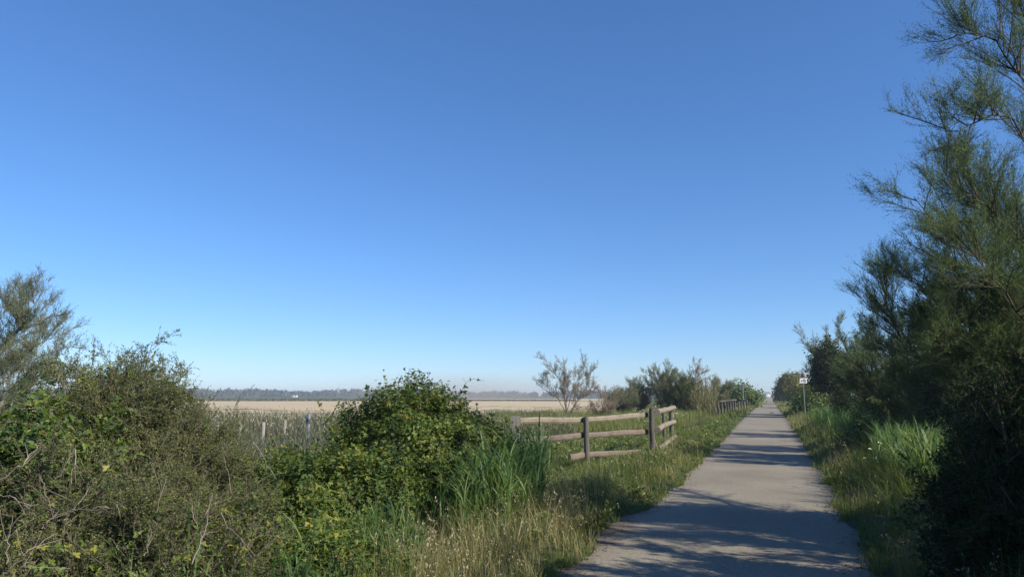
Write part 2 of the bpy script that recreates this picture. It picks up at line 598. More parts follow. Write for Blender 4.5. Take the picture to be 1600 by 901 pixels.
def tufts(n, per, px0, px1, d0, d1, spread=.035):
    """grass grows in tufts: blades lean outwards from a shared crown"""
    x, y, d = scatter(n // per, px0, px1, d0, d1)
    k = np.repeat(np.arange(len(x)), per)
    a, rr = U(0, 2 * math.pi, len(k)), np.abs(N_(0, 1, len(k))) * spread * np.maximum(1, d[k] / 9) * U(.5, 1.6, len(x))[k]
    return x[k] + rr * np.cos(a), y[k] + rr * np.sin(a), d[k], a + N_(0, .5, len(k)), U(size=len(x))[k], k


# verge grass on both sides of the path
mb = MB()
for (n, per, px0, px1, d0, d1) in ((240000, 22, -150, 1750, 3.0, 40), (90000, 14, 880, 1450, 10, 90)):
    x, y, d, az, tf, kk = tufts(n, per, px0, px1, d0, d1)
    k = off_path(x, y, -.06) & (x < 5.5) & (x > -6.5)
    dl = np.where(x < -.4, XL - x, x - XR)
    k &= (tf < np.where(dl < 3, 1, .5)) & (U(size=len(x)) < .35 + .9 * clump(x, y, 1.4))
    x, y, d, dl, az, tf = x[k], y[k], d[k], dl[k], az[k], tf[k]
    m = len(x)
    h = U(.11, .32, m) * (.5 + .8 * smooth(dl / .8)) * (.7 + .7 * clump(x, y, .8, 3)) * (.65 + .75 * tf) * np.where(x > 0, 1.3 + .5 * smooth((x - XR - .3) / .8), 1.05)
    blades(mb, ground_pts(x, y), h, pxw(d) * U(.8, 1.7, m), U(.1, .95, m), 3, 0,
           np.clip(.25 * U(size=m) + .35 * clump(x, y, 1.1, 8) + .45 * ((tf * 7.3) % 1) - .05, 0, 1), az)
tag(mb.build('verge_grass', M['grass']), 'green and yellowing grass growing on both verges of the path', 'grass', kind='stuff')

# meadow behind the fence
mb = MB()
x, y, d = scatter(150000, 740, 1200, 15, 130)
k = (x < -3.0) & off_path(x, y, 1.0) & ((d < 54) | (CX + 1124 * (x * RT[0] + y * RT[1]) / d > 985))
x, y, d = x[k], y[k], d[k]
m = len(x)
h = U(.12, .3, m) * (.6 + .9 * clump(x, y, .35)) * (1 + .8 * smooth((d - 28) / 14))
blades(mb, ground_pts(x, y), h, pxw(d) * U(1, 2., m), U(.2, 1.0, m), 2, 0, np.clip(.4 * U(size=m) + .45 * clump(x, y, .5, 4), 0, 1))
# the taller band of weeds in front of the tamarisks
x, y, d = scatter(42000, 760, 1125, 32, 54)
k = (x < -4.2)
x, y, d = x[k], y[k], d[k]
m = len(x)
blades(mb, ground_pts(x, y), U(.45, 1.2, m) * (.55 + .65 * clump(x, y, .5, 2)), pxw(d) * U(.8, 1.8, m), U(.05, .5, m), 3, 0, np.clip(U(.1, .85, m), 0, 1))
x, y, d = scatter(30000, 1050, 1210, 60, 260)
k = (x < XL - .2) & (x > -30)
x, y, d = x[k], y[k], d[k]
m = len(x)
blades(mb, ground_pts(x, y), U(.15, .6, m), pxw(d) * U(1, 2, m), U(.1, .8, m), 2, 0)
x, y, d = scatter(12000, 1205, 1260, 60, 260)
k = (x > XR + .1) & (x < 14)
x, y, d = x[k], y[k], d[k]
m = len(x)
blades(mb, ground_pts(x, y), U(.15, .6, m), pxw(d) * U(1, 2, m), U(.1, .8, m), 2, 0)
tag(mb.build('meadow_grass', M['meadow']), 'lush meadow grass behind the wooden fences', 'grass', kind='stuff')


def seed_heads(mb, tips, size, mat, nper=5, hang=.6):
    n = len(tips) * nper
    pos = np.repeat(tips, nper, 0) - np.array([0, 0, 1]) * (U(0, .12, n))[:, None] + N_(0, .012, (n, 3))
    d = N_(size=(n, 3)) * .6 + np.array([0, 0, -hang])
    Xa, Ya, Za = frames(d)
    inst(mb, LEAF4, F4, pos, Xa, Ya, Za, np.stack([U(.7, 1.2, n) * size, U(.7, 1.2, n) * size * .35, np.ones(n)], -1), U(size=n), mat)


# dry wild oats and barley, left verge near the camera, and odd ones along both verges
mb = MB()
for (n, per, px0, px1, d0, d1, keep) in ((30000, 24, 600, 960, 4.0, 9.5, .38), (20000, 16, 820, 1100, 8, 24, .5), (12000, 16, 1290, 1560, 4.5, 12, .8), (14000, 14, 1205, 1330, 13, 55, .7)):
    x, y, d, az, tf, kk = tufts(n, per, px0, px1, d0, d1, .05)
    left = (x > XL - 1.5) & (x < XL + .02)
    right = (x > XR + .02) & (x < XR + 1.6)
    k = off_path(x, y) & (left | right) & (tf < keep) & (U(size=len(x)) < .25 + clump(x, y, 1.7, 5))
    x, y, d, az, tf = x[k], y[k], d[k], az[k], tf[k]
    m = len(x)
    dl = np.where(x < 0, XL - x, x - XR)
    h = U(.2, .52, m) * (.5 + .6 * smooth(dl / .6)) * (.6 + .9 * ((tf * 9.1) % 1))
    tips = blades(mb, ground_pts(x, y), h, pxw(d) * U(.6, 1.3, m), U(.05, .75, m), 3, 0, np.clip(.4 * U(size=m) + .75 * ((tf * 5.7) % 1) - .1, 0, 1), az)
    sel = (U(size=m) < .09) & (h > .26)
    seed_heads(mb, tips[sel], .03, 1, 7)
tag(mb.build('dry_grass', [M['straw'], M['seed']]), 'straw coloured wild oats and dry grass along the path edges', 'grass', kind='stuff')


def reed_bed(mb, x, y, d, hmin, hmax, wmin, wmax, tops=.0, leaf_per=4, lean=.25):
    """upright stems, each with a few long arching leaves"""
    m = len(x)
    base = ground_pts(x, y)
    h = U(hmin, hmax, m)
    az = U(0, 6.28, m)
    ln_ = U(.02, lean, m)
    tip = blades(mb, base, h, pxw(d) * 1.1, ln_, 3, 0, U(.2, .7, m), az)
    for q in range(leaf_per):
        f = U(.1, .75, m)
        dv = np.stack([np.cos(az), np.sin(az), 0 * az], -1)
        p = base + dv * (h * ln_ * f ** 1.8)[:, None] + np.array([0, 0, 1.]) * (h * f * .95)[:, None]
        blades(mb, p, h * U(.3, .6, m), np.maximum(U(wmin, wmax, m), d * .0009), U(.25, 1.1, m), 4, 0, U(size=m), U(0, 6.28, m), .05)
    if tops:
        s = U(size=m) < tops
        return tip[s]


# tall reeds between the bramble mound and the fence
mb = MB()
x, y, d = scatter(1500, 690, 850, 8.2, 16.5)
k = (x < XL - 1.0) & (clump(x, y, 1.3, 6) > .3)
reed_bed(mb, x[k], y[k], d[k], .5, 1.3, .014, .034, 0, 5)
x, y, d = scatter(600, 520, 760, 6.2, 9.0)
k = (x < XL - 1.2) & (clump(x, y, 1.7, 2) > .35)
reed_bed(mb, x[k], y[k], d[k], .3, .85, .008, .02)
x, y, d = scatter(90, 150, 560, 4.2, 6.5)
reed_bed(mb, x, y, d, .6, 1.0, .010, .02)
# and the sunlit bed beside the trees on the right
x, y, d = scatter(2000, 1362, 1540, 10.2, 16.5)
k = (x > XR + .9) & (x < 4.6)
reed_bed(mb, x[k], y[k], d[k], .5, 1.2, .014, .034, 0, 5)
x, y, d = scatter(1500, 1270, 1350, 24, 42)
k = (x > XR + .9)
reed_bed(mb, x[k], y[k], d[k], .5, 1.2, .014, .03)
tag(mb.build('reeds', M['reed']), 'tall green reeds beside the fence and under the right hand trees', 'reeds', kind='stuff')

# rushes behind the row of stakes
mb = MB()
x, y, d = scatter(14000, -450, 560, 25, 46)
tips = reed_bed(mb, x, y, d, .55, 1.22, .018, .028, .3, 2, .12)
seed_heads(mb, tips, .09, 1, 3, -.8)
x, y, d = scatter(8500, -450, 600, 13, 25)
reed_bed(mb, x, y, d, .35, .85, .014, .028, 0, 3, .3)
x, y, d = scatter(3500, 700, 900, 30, 56)
tips = reed_bed(mb, x, y, d, .45, .95, .02, .03, .25, 2, .15)
seed_heads(mb, tips, .08, 1, 3, -.8)
for (px0, px1, d0, d1, n, hh) in ((-100, 720, 246, 254, 9000, 1.1), (690, 900, 246, 252, 2500, .7)):
    x, y, d = scatter(n, px0, px1, d0, d1)
    blades(mb, ground_pts(x, y), U(.5, 1., len(x)) * hh, pxw(d) * 2.5, U(.1, .5, len(x)), 2, 0)
tag(mb.build('rushes', [M['rush'], M['seed']]), 'grey green rushes with tan tops edging the bare field', 'rushes', kind='stuff')

# broad leaved ground weeds
mb = MB()
for (n, px0, px1, d0, d1) in ((16000, 820, 1120, 7, 40), (9000, 1210, 1420, 7, 40), (34000, 790, 1130, 15, 40)):
    x, y, d = scatter(n, px0, px1, d0, d1)
    k = off_path(x, y, .03) & (clump(x, y, 1.2, 11) > .55) & (x < 3.5)
    x, y, d = x[k], y[k], d[k]
    m = len(x)
    p = ground_pts(x, y) + np.array([0, 0, 1]) * (U(.03, .28, m) * smooth(np.where(x < 0, XL - x, x - XR) / .7))[:, None]
    Xa, Ya, Za = frames(unit(N_(size=(m, 3)) * [1, 1, .5]), np.tile([0, 0, 1.], (m, 1)) + .6 * N_(size=(m, 3)))
    inst(mb, LEAF6, F6, p, Xa, Ya, Za, U(.04, .09, m) * np.maximum(1, d / 17), U(size=m))
tag(mb.build('ground_weeds', M['weed']), 'low leafy weeds spreading through the verge grass', 'weeds', kind='stuff')

# litter along the path edges
mb = MB()
m = 7000
yy = 4 + 34 * U(size=m) ** 1.8
lf = U(size=m) < .5
off = np.abs(N_(0, .16, m)) - (U(size=m) < .10) * U(0, 1.6, m)
xx = np.where(lf, XL + edge_wob(yy, .4) + off - .08, XR + edge_wob(yy, 2.2) - off + .08)
p = np.stack([xx, yy, np.full(m, .011)], -1)
Xa, Ya, Za = frames(N_(size=(m, 3)) * [1, 1, .25], np.tile([0, 0, 1.], (m, 1)) + .5 * N_(size=(m, 3)))
inst(mb, LEAF4, F4, p, Xa, Ya, Za, np.stack([U(.012, .05, m), U(.004, .02, m), np.ones(m)], -1), U(size=m))
tag(mb.build('leaf_litter', M['litter']), 'brown twigs and leaf litter along the asphalt edges', 'litter', kind='stuff')


# ------------------------------------------------------------------ woody plants
def leafy(mb, pos, tan, m, L, W, spread, mat=0, tmpl='4', clus=None, up=0.):
    n = len(pos) * m
    p = np.repeat(pos, m, 0) + N_(0, L * .35, (n, 3))
    t = unit(np.repeat(tan, m, 0) + spread * N_(size=(n, 3)) + np.array([0, 0, up]))
    Xa, Ya, Za = frames(t)
    base = np.repeat(U(size=len(pos)) if clus is None else clus, m)
    T, F = (LEAF4, F4) if tmpl == '4' else (LEAF6, F6)
    s = U(.6, 1.3, n)
    if tmpl == '4':
        sc = np.stack([s * L, s * W, np.ones(n)], -1)
    else:
        sc = np.stack([s * L, s * W * 1.7, s * L], -1)
    inst(mb, T, F, p, Xa, Ya, Za, sc, np.clip(.7 * base + .3 * U(size=n), 0, 1), mat)


def sprays(mb, pos, tan, L, m, l, w, mat=0, spread=.55, up=.25):
    """tamarisk: feathery sprigs, each a thin axis set with tiny scale-leaf blades"""
    n = len(pos)
    ax = unit(tan + spread * N_(size=(n, 3)) + np.array([0, 0, up]))
    Ls = L * U(.5, 1.2, n)
    tint = U(size=n)
    q = n * m
    s = np.tile((np.arange(m) + .3) / m, n) + U(-.05, .05, q)
    A = np.repeat(ax, m, 0)
    p = np.repeat(pos, m, 0) + A * (np.repeat(Ls, m) * s)[:, None]
    d = unit(A + .5 * N_(size=(q, 3)))
    Xa, Ya, Za = frames(d)
    k = U(.6, 1.3, q) * (1.15 - .5 * s)
    inst(mb, LEAF4, F4, p, Xa, Ya, Za, np.stack([k * l, k * w, np.ones(q)], -1), np.clip(.75 * np.repeat(tint, m) + .25 * U(size=q), 0, 1), mat)


def tamarisk(name, label, limbs, group=None, leaf='tam', wood='trunk', n2=16, L2=.9, n3=9, L3=.38, nsp=7, spL=.13, m=8,
             l=.032, w=.0045, r0=.05, base_r=None, up2=.25, cat='tree', lo=.18, bare=0., spread2=.9, bendup=.2, taper=.45, sspread=.5):
    base = np.mean([lb[0] for lb in limbs[:1]], axis=0)
    base = np.array([base[0], base[1], float(hgt(base[0:1], base[1:2])[0])])
    root = thing(name, label, cat, base, group)
    K = 14
    C1 = np.stack([spline(np.asarray(lb), K) for lb in limbs])
    C1[:, 1:-1] += N_(0, .02, C1[:, 1:-1].shape)
    sz = np.array([np.linalg.norm(np.diff(c, axis=0), axis=1).sum() for c in C1])
    rr = r0 * np.clip(sz / sz.max(), .35, 1)
    R1 = rr[:, None] * (1 - .82 * np.linspace(0, 1, K)[None])
    if base_r:
        R1[0] = base_r * (1 - .8 * np.linspace(0, 1, K))
    tb = MB()
    tubes(tb, C1, R1, 7)
    C2, S2 = sub_branches(C1, n2, lo, 1., L2, spread2, up2, bendup, .18, 6, taper)
    w2 = max(.0035, r0 * .16)
    tubes(tb, C2, np.repeat(np.linspace(w2, w2 * .35, 6)[None], len(C2), 0), 4)
    tb.build('trunk', M[wood], root, True)
    C3, S3 = sub_branches(C2, n3, .12, 1., L3, .65, .28, .12, .18, 4, .35)
    # outermost shoots of the limbs themselves
    C3b, _ = sub_branches(C1, 4, .7, 1., L3, .5, .3, .1, .2, 4, .2)
    C3 = np.concatenate([C3, C3b])
    cb = MB()
    tw = max(.0016, w * .5)
    tubes(cb, C3, np.repeat(np.linspace(tw, tw * .5, 4)[None], len(C3), 0), 3, 1)
    if bare:
        C3 = C3[U(size=len(C3)) > bare]
    pos, tan, _ = along(C3, nsp, .15, 1.)
    sprays(cb, pos, tan, spL, m, l, w, 0, sspread)
    pos, tan, _ = along(C2, max(2, nsp // 2), .5, 1.)
    sprays(cb, pos, tan, spL, m, l, w, 0, sspread)
    cb.build('crown', [M[leaf], M['twig_brown']], root)
    return root


def auto_limbs(base, height, spread, n, lean=(0, 0), h0=.15, flat=1.0):
    """limbs fanning up and out from one foot"""
    base = np.asarray(base, float)
    out = []
    for k in range(n):
        a = 2 * math.pi * (k + U(0, .8)) / n
        e = U(.35, 1.) ** .7
        hh = height * (U(.75, 1.0) if k == 0 else U(.45, 1.0)) * (1 - .25 * e * flat)
        dx, dy = math.cos(a) * spread * e + lean[0], math.sin(a) * spread * e + lean[1]
        b = base + [U(-.08, .08), U(-.08, .08), 0]
        out.append([b, b + [dx * .18, dy * .18, hh * .33], b + [dx * .55, dy * .55, hh * .68], b + [dx, dy, hh]])
    return out


def PP(*pts):
    return [P(*p) for p in pts]


# --- the big tamarisk leaning in from the right
limbs = [
    PP((1668, 850, 7.6), (1655, 600, 7.7), (1645, 420, 7.5), (1632, 250, 7.3), (1620, 60, 7.2), (1605, -130, 7.2)),
    PP((1655, 560, 7.7), (1570, 440, 7.5), (1510, 388, 7.2), (1462, 345, 7.0), (1428, 308, 6.9)),
    PP((1645, 430, 7.5), (1570, 345, 7.3), (1515, 302, 7.1), (1474, 262, 7.0)),
    PP((1650, 540, 7.6), (1590, 450, 7.2), (1540, 420, 7.0), (1480, 410, 6.9)),
    PP((1650, 580, 7.9), (1580, 520, 8.0), (1500, 500, 8.2), (1440, 490, 8.4)),
    PP((1645, 500, 7.8), (1600, 400, 8.0), (1560, 350, 8.2), (1510, 340, 8.4)),
    PP((1650, 620, 7.5), (1590, 560, 7.0), (1530, 540, 6.8), (1470, 530, 6.7)),
    PP((1652, 640, 7.8), (1600, 590, 8.6), (1530, 560, 9.2), (1470, 550, 9.6)),
    PP((1640, 330, 7.4), (1585, 190, 7.0), (1532, 190, 6.9), (1478, 206, 6.8)),
    PP((1632, 260, 7.3), (1595, 115, 7.0), (1550, 66, 6.9), (1492, 55, 6.8)),
    PP((1622, 90, 7.2), (1595, 10, 7.0), (1565, -50, 6.9), (1540, -100, 6.9)),
    PP((1658, 640, 7.7), (1535, 602, 7.9), (1450, 572, 8.1), (1400, 520, 8.2), (1385, 455, 8.2)),
    PP((1650, 570, 7.7), (1560, 500, 8.4), (1470, 465, 8.8), (1410, 430, 9.0)),
    PP((1655, 700, 7.6), (1570, 640, 7.2), (1500, 610, 7.0), (1450, 600, 7.0)),
    PP((1640, 470, 7.5), (1560, 380, 8.4), (1530, 300, 8.8), (1490, 240, 9.0)),
    PP((1650, 600, 7.7), (1600, 500, 6.9), (1545, 430, 6.5), (1520, 390, 6.4)),
    PP((1640, 380, 7.4), (1720, 260, 7.6), (1790, 180, 7.8), (1840, 130, 7.9)),
    PP((1645, 500, 7.5), (1740, 420, 7.0), (1820, 360, 6.8), (1880, 320, 6.6)),
    PP((1632, 260, 7.3), (1690, 80, 8.2), (1720, -60, 8.6), (1730, -160, 8.8)),
    PP((1650, 560, 7.6), (1700, 420, 8.8), (1730, 300, 9.6), (1740, 240, 10.0)),
]
tamarisk('tamarisk_tree', 'tall feathery tamarisk leaning in over the right edge, highest of the trees', limbs,
         n2=20, L2=.85, n3=12, L3=.40, nsp=11, m=9, l=.030, w=.0044, spL=.16, r0=.05, base_r=.12, sspread=.38, taper=.5)

# --- more of the hedgerow on the right, each its own tree
TAMS = [
    (G(1495, 17.0), 5.4, 1.6, 16, (-.4, .2), 'dense dark tamarisk rising behind the sunlit reed bed'),
    (G(1690, 7.6), 3.6, 1.0, 16, (-.1, 0), 'low dark tamarisk in the deep shade at the right edge of the picture'),
    (G(1432, 20.0), 4.6, 1.6, 14, (-.4, .2), 'olive tinted tamarisk between the reed bed and the taller trees'),
    (G(1385, 27.0), 4.9, 1.7, 13, (-.4, 0), 'grey green tamarisk just behind the dark leafy shrub'),
]
for (b, hh, sp, nl, lean, lab) in TAMS:
    tamarisk('tamarisk_tree', lab, auto_limbs(b, hh, sp, nl, lean), 'tamarisks along the right verge', n2=20, L2=.85, n3=10, L3=.42, nsp=8, m=7,
             l=.05, w=.011, r0=.05, lo=.08)
b = G(1316, 58.0)
tamarisk('tamarisk_tree', 'pale bluish tamarisk with an open top, rising above the dark leafy shrub', auto_limbs(b, 8.6, 2.6, 18, (-.5, 0)),
         'tamarisks along the right verge', leaf='tam_blue', n2=18, L2=1.4, n3=10, L3=.7, nsp=7, m=6, l=.08, w=.018, spL=.2, r0=.06, lo=.1, taper=.3)
# trees of the same hedgerow level with the camera and beside it, whose shade falls on the path
for (b, hh, sp, lab) in (((3.7, 5.2, -.05), 4.2, 1.6, 'tamarisk close beside the path, nearest the camera'),
                         ((4.7, 3.0, -.05), 5.0, 1.9, 'tamarisk beside the path next to the camera'),
                         ((5.0, 1.0, -.05), 5.6, 2.0, 'tamarisk beside the path just behind the camera'),
                         ((4.9, 8.0, -.05), 4.9, 1.5, 'tamarisk standing behind the leaning one, away from the path'),
                         ((5.7, 17.6, -.05), 5.0, 1.3, 'tamarisk at the right edge behind the reed bed')):
    tamarisk('tamarisk_tree', lab, auto_limbs(b, hh, sp, 20), 'tamarisks along the right verge', n2=18, L2=.95, n3=9, L3=.45, nsp=7, m=6,
             l=.07, w=.02, r0=.06, lo=.06)

# --- the tamarisk at the left edge
limbs = [
    PP((-48, 782, 11), (-28, 622, 11), (2, 542, 11), (37, 514, 11), (82, 492, 11)),
    PP((-28, 632, 11), (-18, 562, 11.2), (-3, 502, 11.2), (7, 462, 11.2)),
    PP((2, 552, 11), (32, 512, 10.8), (47, 482, 10.8), (54, 460, 10.8)),
    PP((-38, 662, 11), (2, 582, 10.7), (47, 567, 10.6), (92, 542, 10.6)),
    PP((-28, 622, 11), (22, 582, 11.4), (62, 542, 11.6), (82, 522, 11.6)),
    PP((-43, 682, 11), (-88, 582, 11), (-128, 522, 11), (-158, 492, 11)),
    PP((-33, 632, 11), (-58, 542, 11.3), (-68, 482, 11.4), (-73, 452, 11.4)),
    PP((-30, 690, 10.8), (10, 610, 10.5), (50, 592, 10.3), (85, 575, 10.2)),
    PP((-40, 720, 10.8), (0, 640, 10.4), (30, 615, 10.2), (60, 600, 10.0)),
]
tamarisk('tamarisk_tree', 'open crowned tamarisk with a bare curving limb at the left edge, behind the dry bush', limbs, leaf='tam_blue', wood='trunk_pale',
         n2=18, L2=.5, n3=10, L3=.30, nsp=9, m=8, l=.032, w=.0055, r0=.03, base_r=.05, lo=.3, taper=.25)

# --- the sparse tamarisks beyond the meadow
limbs = [
    PP((888, 668, 45), (884, 635, 45), (878, 600, 45), (866, 580, 45), (858, 566, 45)),
    PP((886, 645, 45), (882, 610, 44.6), (884, 590, 44.5), (880, 570, 44.5)),
    PP((886, 640, 45), (895, 610, 45.3), (905, 585, 45.4), (912, 568, 45.4)),
    PP((887, 650, 45), (870, 620, 45.4), (855, 605, 45.6), (850, 592, 45.6)),
    PP((887, 650, 45), (905, 620, 44.5), (918, 600, 44.4), (921, 580, 44.4)),
    PP((887, 655, 45), (900, 630, 44), (915, 615, 43.8), (925, 604, 43.8)),
]
tamarisk('tamarisk_tree', 'thin pinkish tamarisk standing alone beyond the near fence', limbs, 'tamarisks beyond the meadow', leaf='tam_pink', wood='trunk_pale', n2=16, L2=1.0, n3=9,
         L3=.45, nsp=9, m=5, l=.06, w=.012, spL=.18, r0=.04, lo=.28, taper=.25, bare=.05)
tamarisk('tamarisk_tree', 'low grey twiggy tamarisk right of the thin pinkish one', auto_limbs(G(942, 46), 2.7, 1.2, 8, (.2, 0)), 'tamarisks beyond the meadow', leaf='tam_pink',
         wood='trunk_pale', n2=14, L2=.8, n3=8, L3=.4, nsp=4, m=5, l=.06, w=.011, spL=.16, r0=.035, lo=.15, taper=.25)
for (px, d, hh, sp, nl, leaf, lab) in (
        (1002, 62, 3.1, 1.3, 9, 'tam_blue', 'small round tamarisk left of the tallest bushes beyond the meadow'),
        (975, 58, 2.4, 1.3, 9, 'tam_blue', 'lowest grey bush in the thicket beyond the meadow'),
        (1038, 60, 4.4, 1.4, 11, 'tam_blue', 'full bluish tamarisk in the middle of the thicket beyond the meadow'),
        (1078, 62, 4.7, 1.4, 11, 'tam_pink', 'tallest bush of the thicket, with a brownish pink top'),
        (1060, 57, 3.4, 1.3, 10, 'tam', 'darker green bush in front of the tallest one'),
        (1128, 75, 3.6, 1.2, 9, 'tam_blue', 'narrow upright bush left of the far signpost')):
    tamarisk('tamarisk_tree', lab, auto_limbs(G(px, d), hh * 1.18, sp, nl), 'tamarisks beyond the meadow', leaf=leaf, n2=18, L2=1.05, n3=9, L3=.5, nsp=6, m=6,
             l=.085, w=.017, spL=.2, r0=.04, lo=.08, taper=.25, cat='bush')
# canes, tan and upright, in the thicket
mb = MB()
x, y, d = scatter(520, 1080, 1120, 54, 63)
reed_bed(mb, x, y, d, 1.6, 3.3, .03, .05, 0, 3, .12)
tag(mb.build('cane_thicket', M['cane']), 'tall tan canes growing at the right end of the thicket', 'canes', kind='stuff')


# --- leafy shrubs: stems and a shell of leaves with gaps
def blob_points(c, rad, n, lo=.62, lump=.22, ph=0., zmin=-.15):
    d = unit(N_(size=(n, 3)))
    d = d[d[:, 2] > zmin]
    k = 1 + lump * (np.sin(d[:, 0] * 5 + ph) * np.sin(d[:, 1] * 6 + 2 * ph) + .7 * np.sin(d[:, 2] * 9 + d[:, 0] * 7 + ph) + .5 * np.sin(d[:, 1] * 13 - d[:, 0] * 11 + ph))
    r = k * (lo + (1 - lo) * U(size=len(d)) ** .6)
    return np.asarray(c) + d * np.asarray(rad) * r[:, None], d


def shrub(name, label, c, rad, n, L, W, leaf, wood='twig_brown', group=None, cat='shrub', tmpl='6', ph=0., lump=.22, nstem=26, extra=None, lo=.55, clusters=None):
    c = np.asarray(c, float)
    foot = np.array([c[0], c[1], float(hgt(c[0:1], c[1:2])[0])])
    root = thing(name, label, cat, foot, group)
    tb = MB()
    tips, dd = blob_points(c, np.asarray(rad) * .95, nstem * 2, .8, lump, ph, 0.05)
    tips = tips[:nstem]
    C = np.stack([spline([foot + [U(-.25, .25) * rad[0], U(-.25, .25) * rad[1], 0], foot * .5 + t * .5 + N_(0, .12, 3) * rad[2], t], 8) for t in tips])
    rs = .010 * max(rad) / 1.2
    tubes(tb, C, np.repeat(np.linspace(rs, rs * .3, 8)[None], len(C), 0), 5)
    tb.build('stems', M[wood], root, True)
    cb = MB()
    # leaves come in small clusters so light and dark clumps form
    nc = clusters or n // 9
    pos, dirs = blob_points(c, rad, nc, lo, lump, ph)
    per = max(1, n // len(pos))
    clr = max(L * 1.6, .04)
    p = np.repeat(pos, per, 0) + N_(0, clr, (len(pos) * per, 3))
    o = np.repeat(dirs, per, 0)
    q = len(p)
    ok = p[:, 2] > hgt(p[:, 0], p[:, 1]) + .02
    nrm = unit(o * .8 + np.array([0, 0, .55]) + .65 * N_(size=(q, 3)))
    tang = np.cross(nrm, N_(size=(q, 3)))
    Xa, Ya, Za = frames(tang, nrm)
    s = U(.45, 1.35, q)
    tint = np.clip(.6 * np.repeat(U(size=len(pos)), per) + .4 * U(size=q), 0, 1)
    if tmpl == 'tri':
        inst(cb, TRI, FTRI, p[ok], Xa[ok], Ya[ok], Za[ok], (s * L)[ok], tint[ok])
    elif tmpl == '6':
        inst(cb, LEAF6, F6, p[ok], Xa[ok], Ya[ok], Za[ok], np.stack([s * L, s * W * 1.7, s * L], -1)[ok], tint[ok])
    else:
        inst(cb, LEAF4, F4, p[ok], Xa[ok], Ya[ok], Za[ok], np.stack([s * L, s * W, s * L], -1)[ok], tint[ok])
    mats = [M[leaf], M[wood]]
    if leaf == 'bramble':
        mats.append(M['bramble_red'])
        e = (U(size=q) < .05) & ok
        inst(cb, TRI, FTRI, p[e] + N_(0, .02, p[e].shape), Xa[e], Ya[e], Za[e], (s * L)[e] * .9, tint[e], 2)
    if extra:
        extra(cb, mats)
    cb.build('foliage', mats, root)
    return root


def canes(px_pts, r=.004, leaves=9, L=.05):
    """arching shoots that leave the mound, set with leaves"""
    def fn(cb, mats):
        for pts in px_pts:
            C = spline(PP(*pts), 14)[None]
            tubes(cb, C, np.linspace(r, r * .4, 14)[None], 4, 1)
            pos, tan, _ = along(C, leaves, .25, 1.)
            q = len(pos)
            nrm = unit(N_(size=(q, 3)) + [0, 0, .6])
            Xa, Ya, Za = frames(tan + .9 * N_(size=(q, 3)), nrm)
            inst(cb, TRI, FTRI, pos, Xa, Ya, Za, U(.6, 1.1, q) * L, U(.1, .7, q))
    return fn


b = G(655, 10.2)
shrub('bramble_bush', 'large rounded bramble bush with arching canes, in front of the tan field', (b[0], b[1], .35), (1.40, 1.25, 1.36), 52000, .034, .05, 'bramble',
      tmpl='tri', ph=.7, cat='bramble', group='brambles on the left', lump=.15, lo=.62,
      extra=canes([((700, 680, 10), (715, 640, 9.9), (722, 610, 9.9), (735, 592, 9.9), (758, 595, 9.8)),
                   ((712, 670, 9.9), (720, 630, 9.9), (728, 600, 9.8), (722, 590, 9.8)),
                   ((640, 640, 10), (636, 600, 10), (640, 574, 10)),
                   ((600, 640, 10), (605, 610, 10), (598, 585, 10)),
                   ((574, 640, 10), (572, 615, 10), (577, 600, 10)),
                   ((520, 670, 10), (505, 640, 10), (498, 625, 10)),
                   ((735, 700, 9.8), (742, 660, 9.8), (745, 630, 9.8))]))
b = G(515, 8.6)
shrub('bramble_bush', 'low bramble spreading from the left foot of the large bramble bush', (b[0], b[1], .05), (1.25, 1.1, .92), 32000, .033, .05, 'bramble', tmpl='tri', ph=2.1,
      cat='bramble', group='brambles on the left', lump=.13, lo=.6)
b = G(430, 6.0)
shrub('bramble_bush', 'sunlit low bramble with yellowish leaves at the bottom, left of the dry grass', (b[0], b[1], -.15), (1.05, 1.1, .72), 24000, .031, .05, 'bramble', tmpl='tri', ph=3.3,
      cat='bramble', group='brambles on the left', lump=.16, lo=.55)
b = G(15, 5.3)
shrub('bramble_bush', 'broad leaved bramble climbing over the dry bush at the left edge', (b[0], b[1], .98), (.62, .5, .56), 4200, .036, .05, 'bramble', tmpl='tri', ph=5.0,
      cat='bramble', group='brambles on the left', lump=.22, lo=.5)


b = G(388, 8.8)
shrub('bramble_bush', 'low bramble in front of the old stakes, left of the large bramble bush', (b[0], b[1], .1), (1.0, .9, .78), 20000, .032, .05, 'bramble', tmpl='tri', ph=1.7,
      cat='bramble', group='brambles on the left', lump=.16, lo=.55)


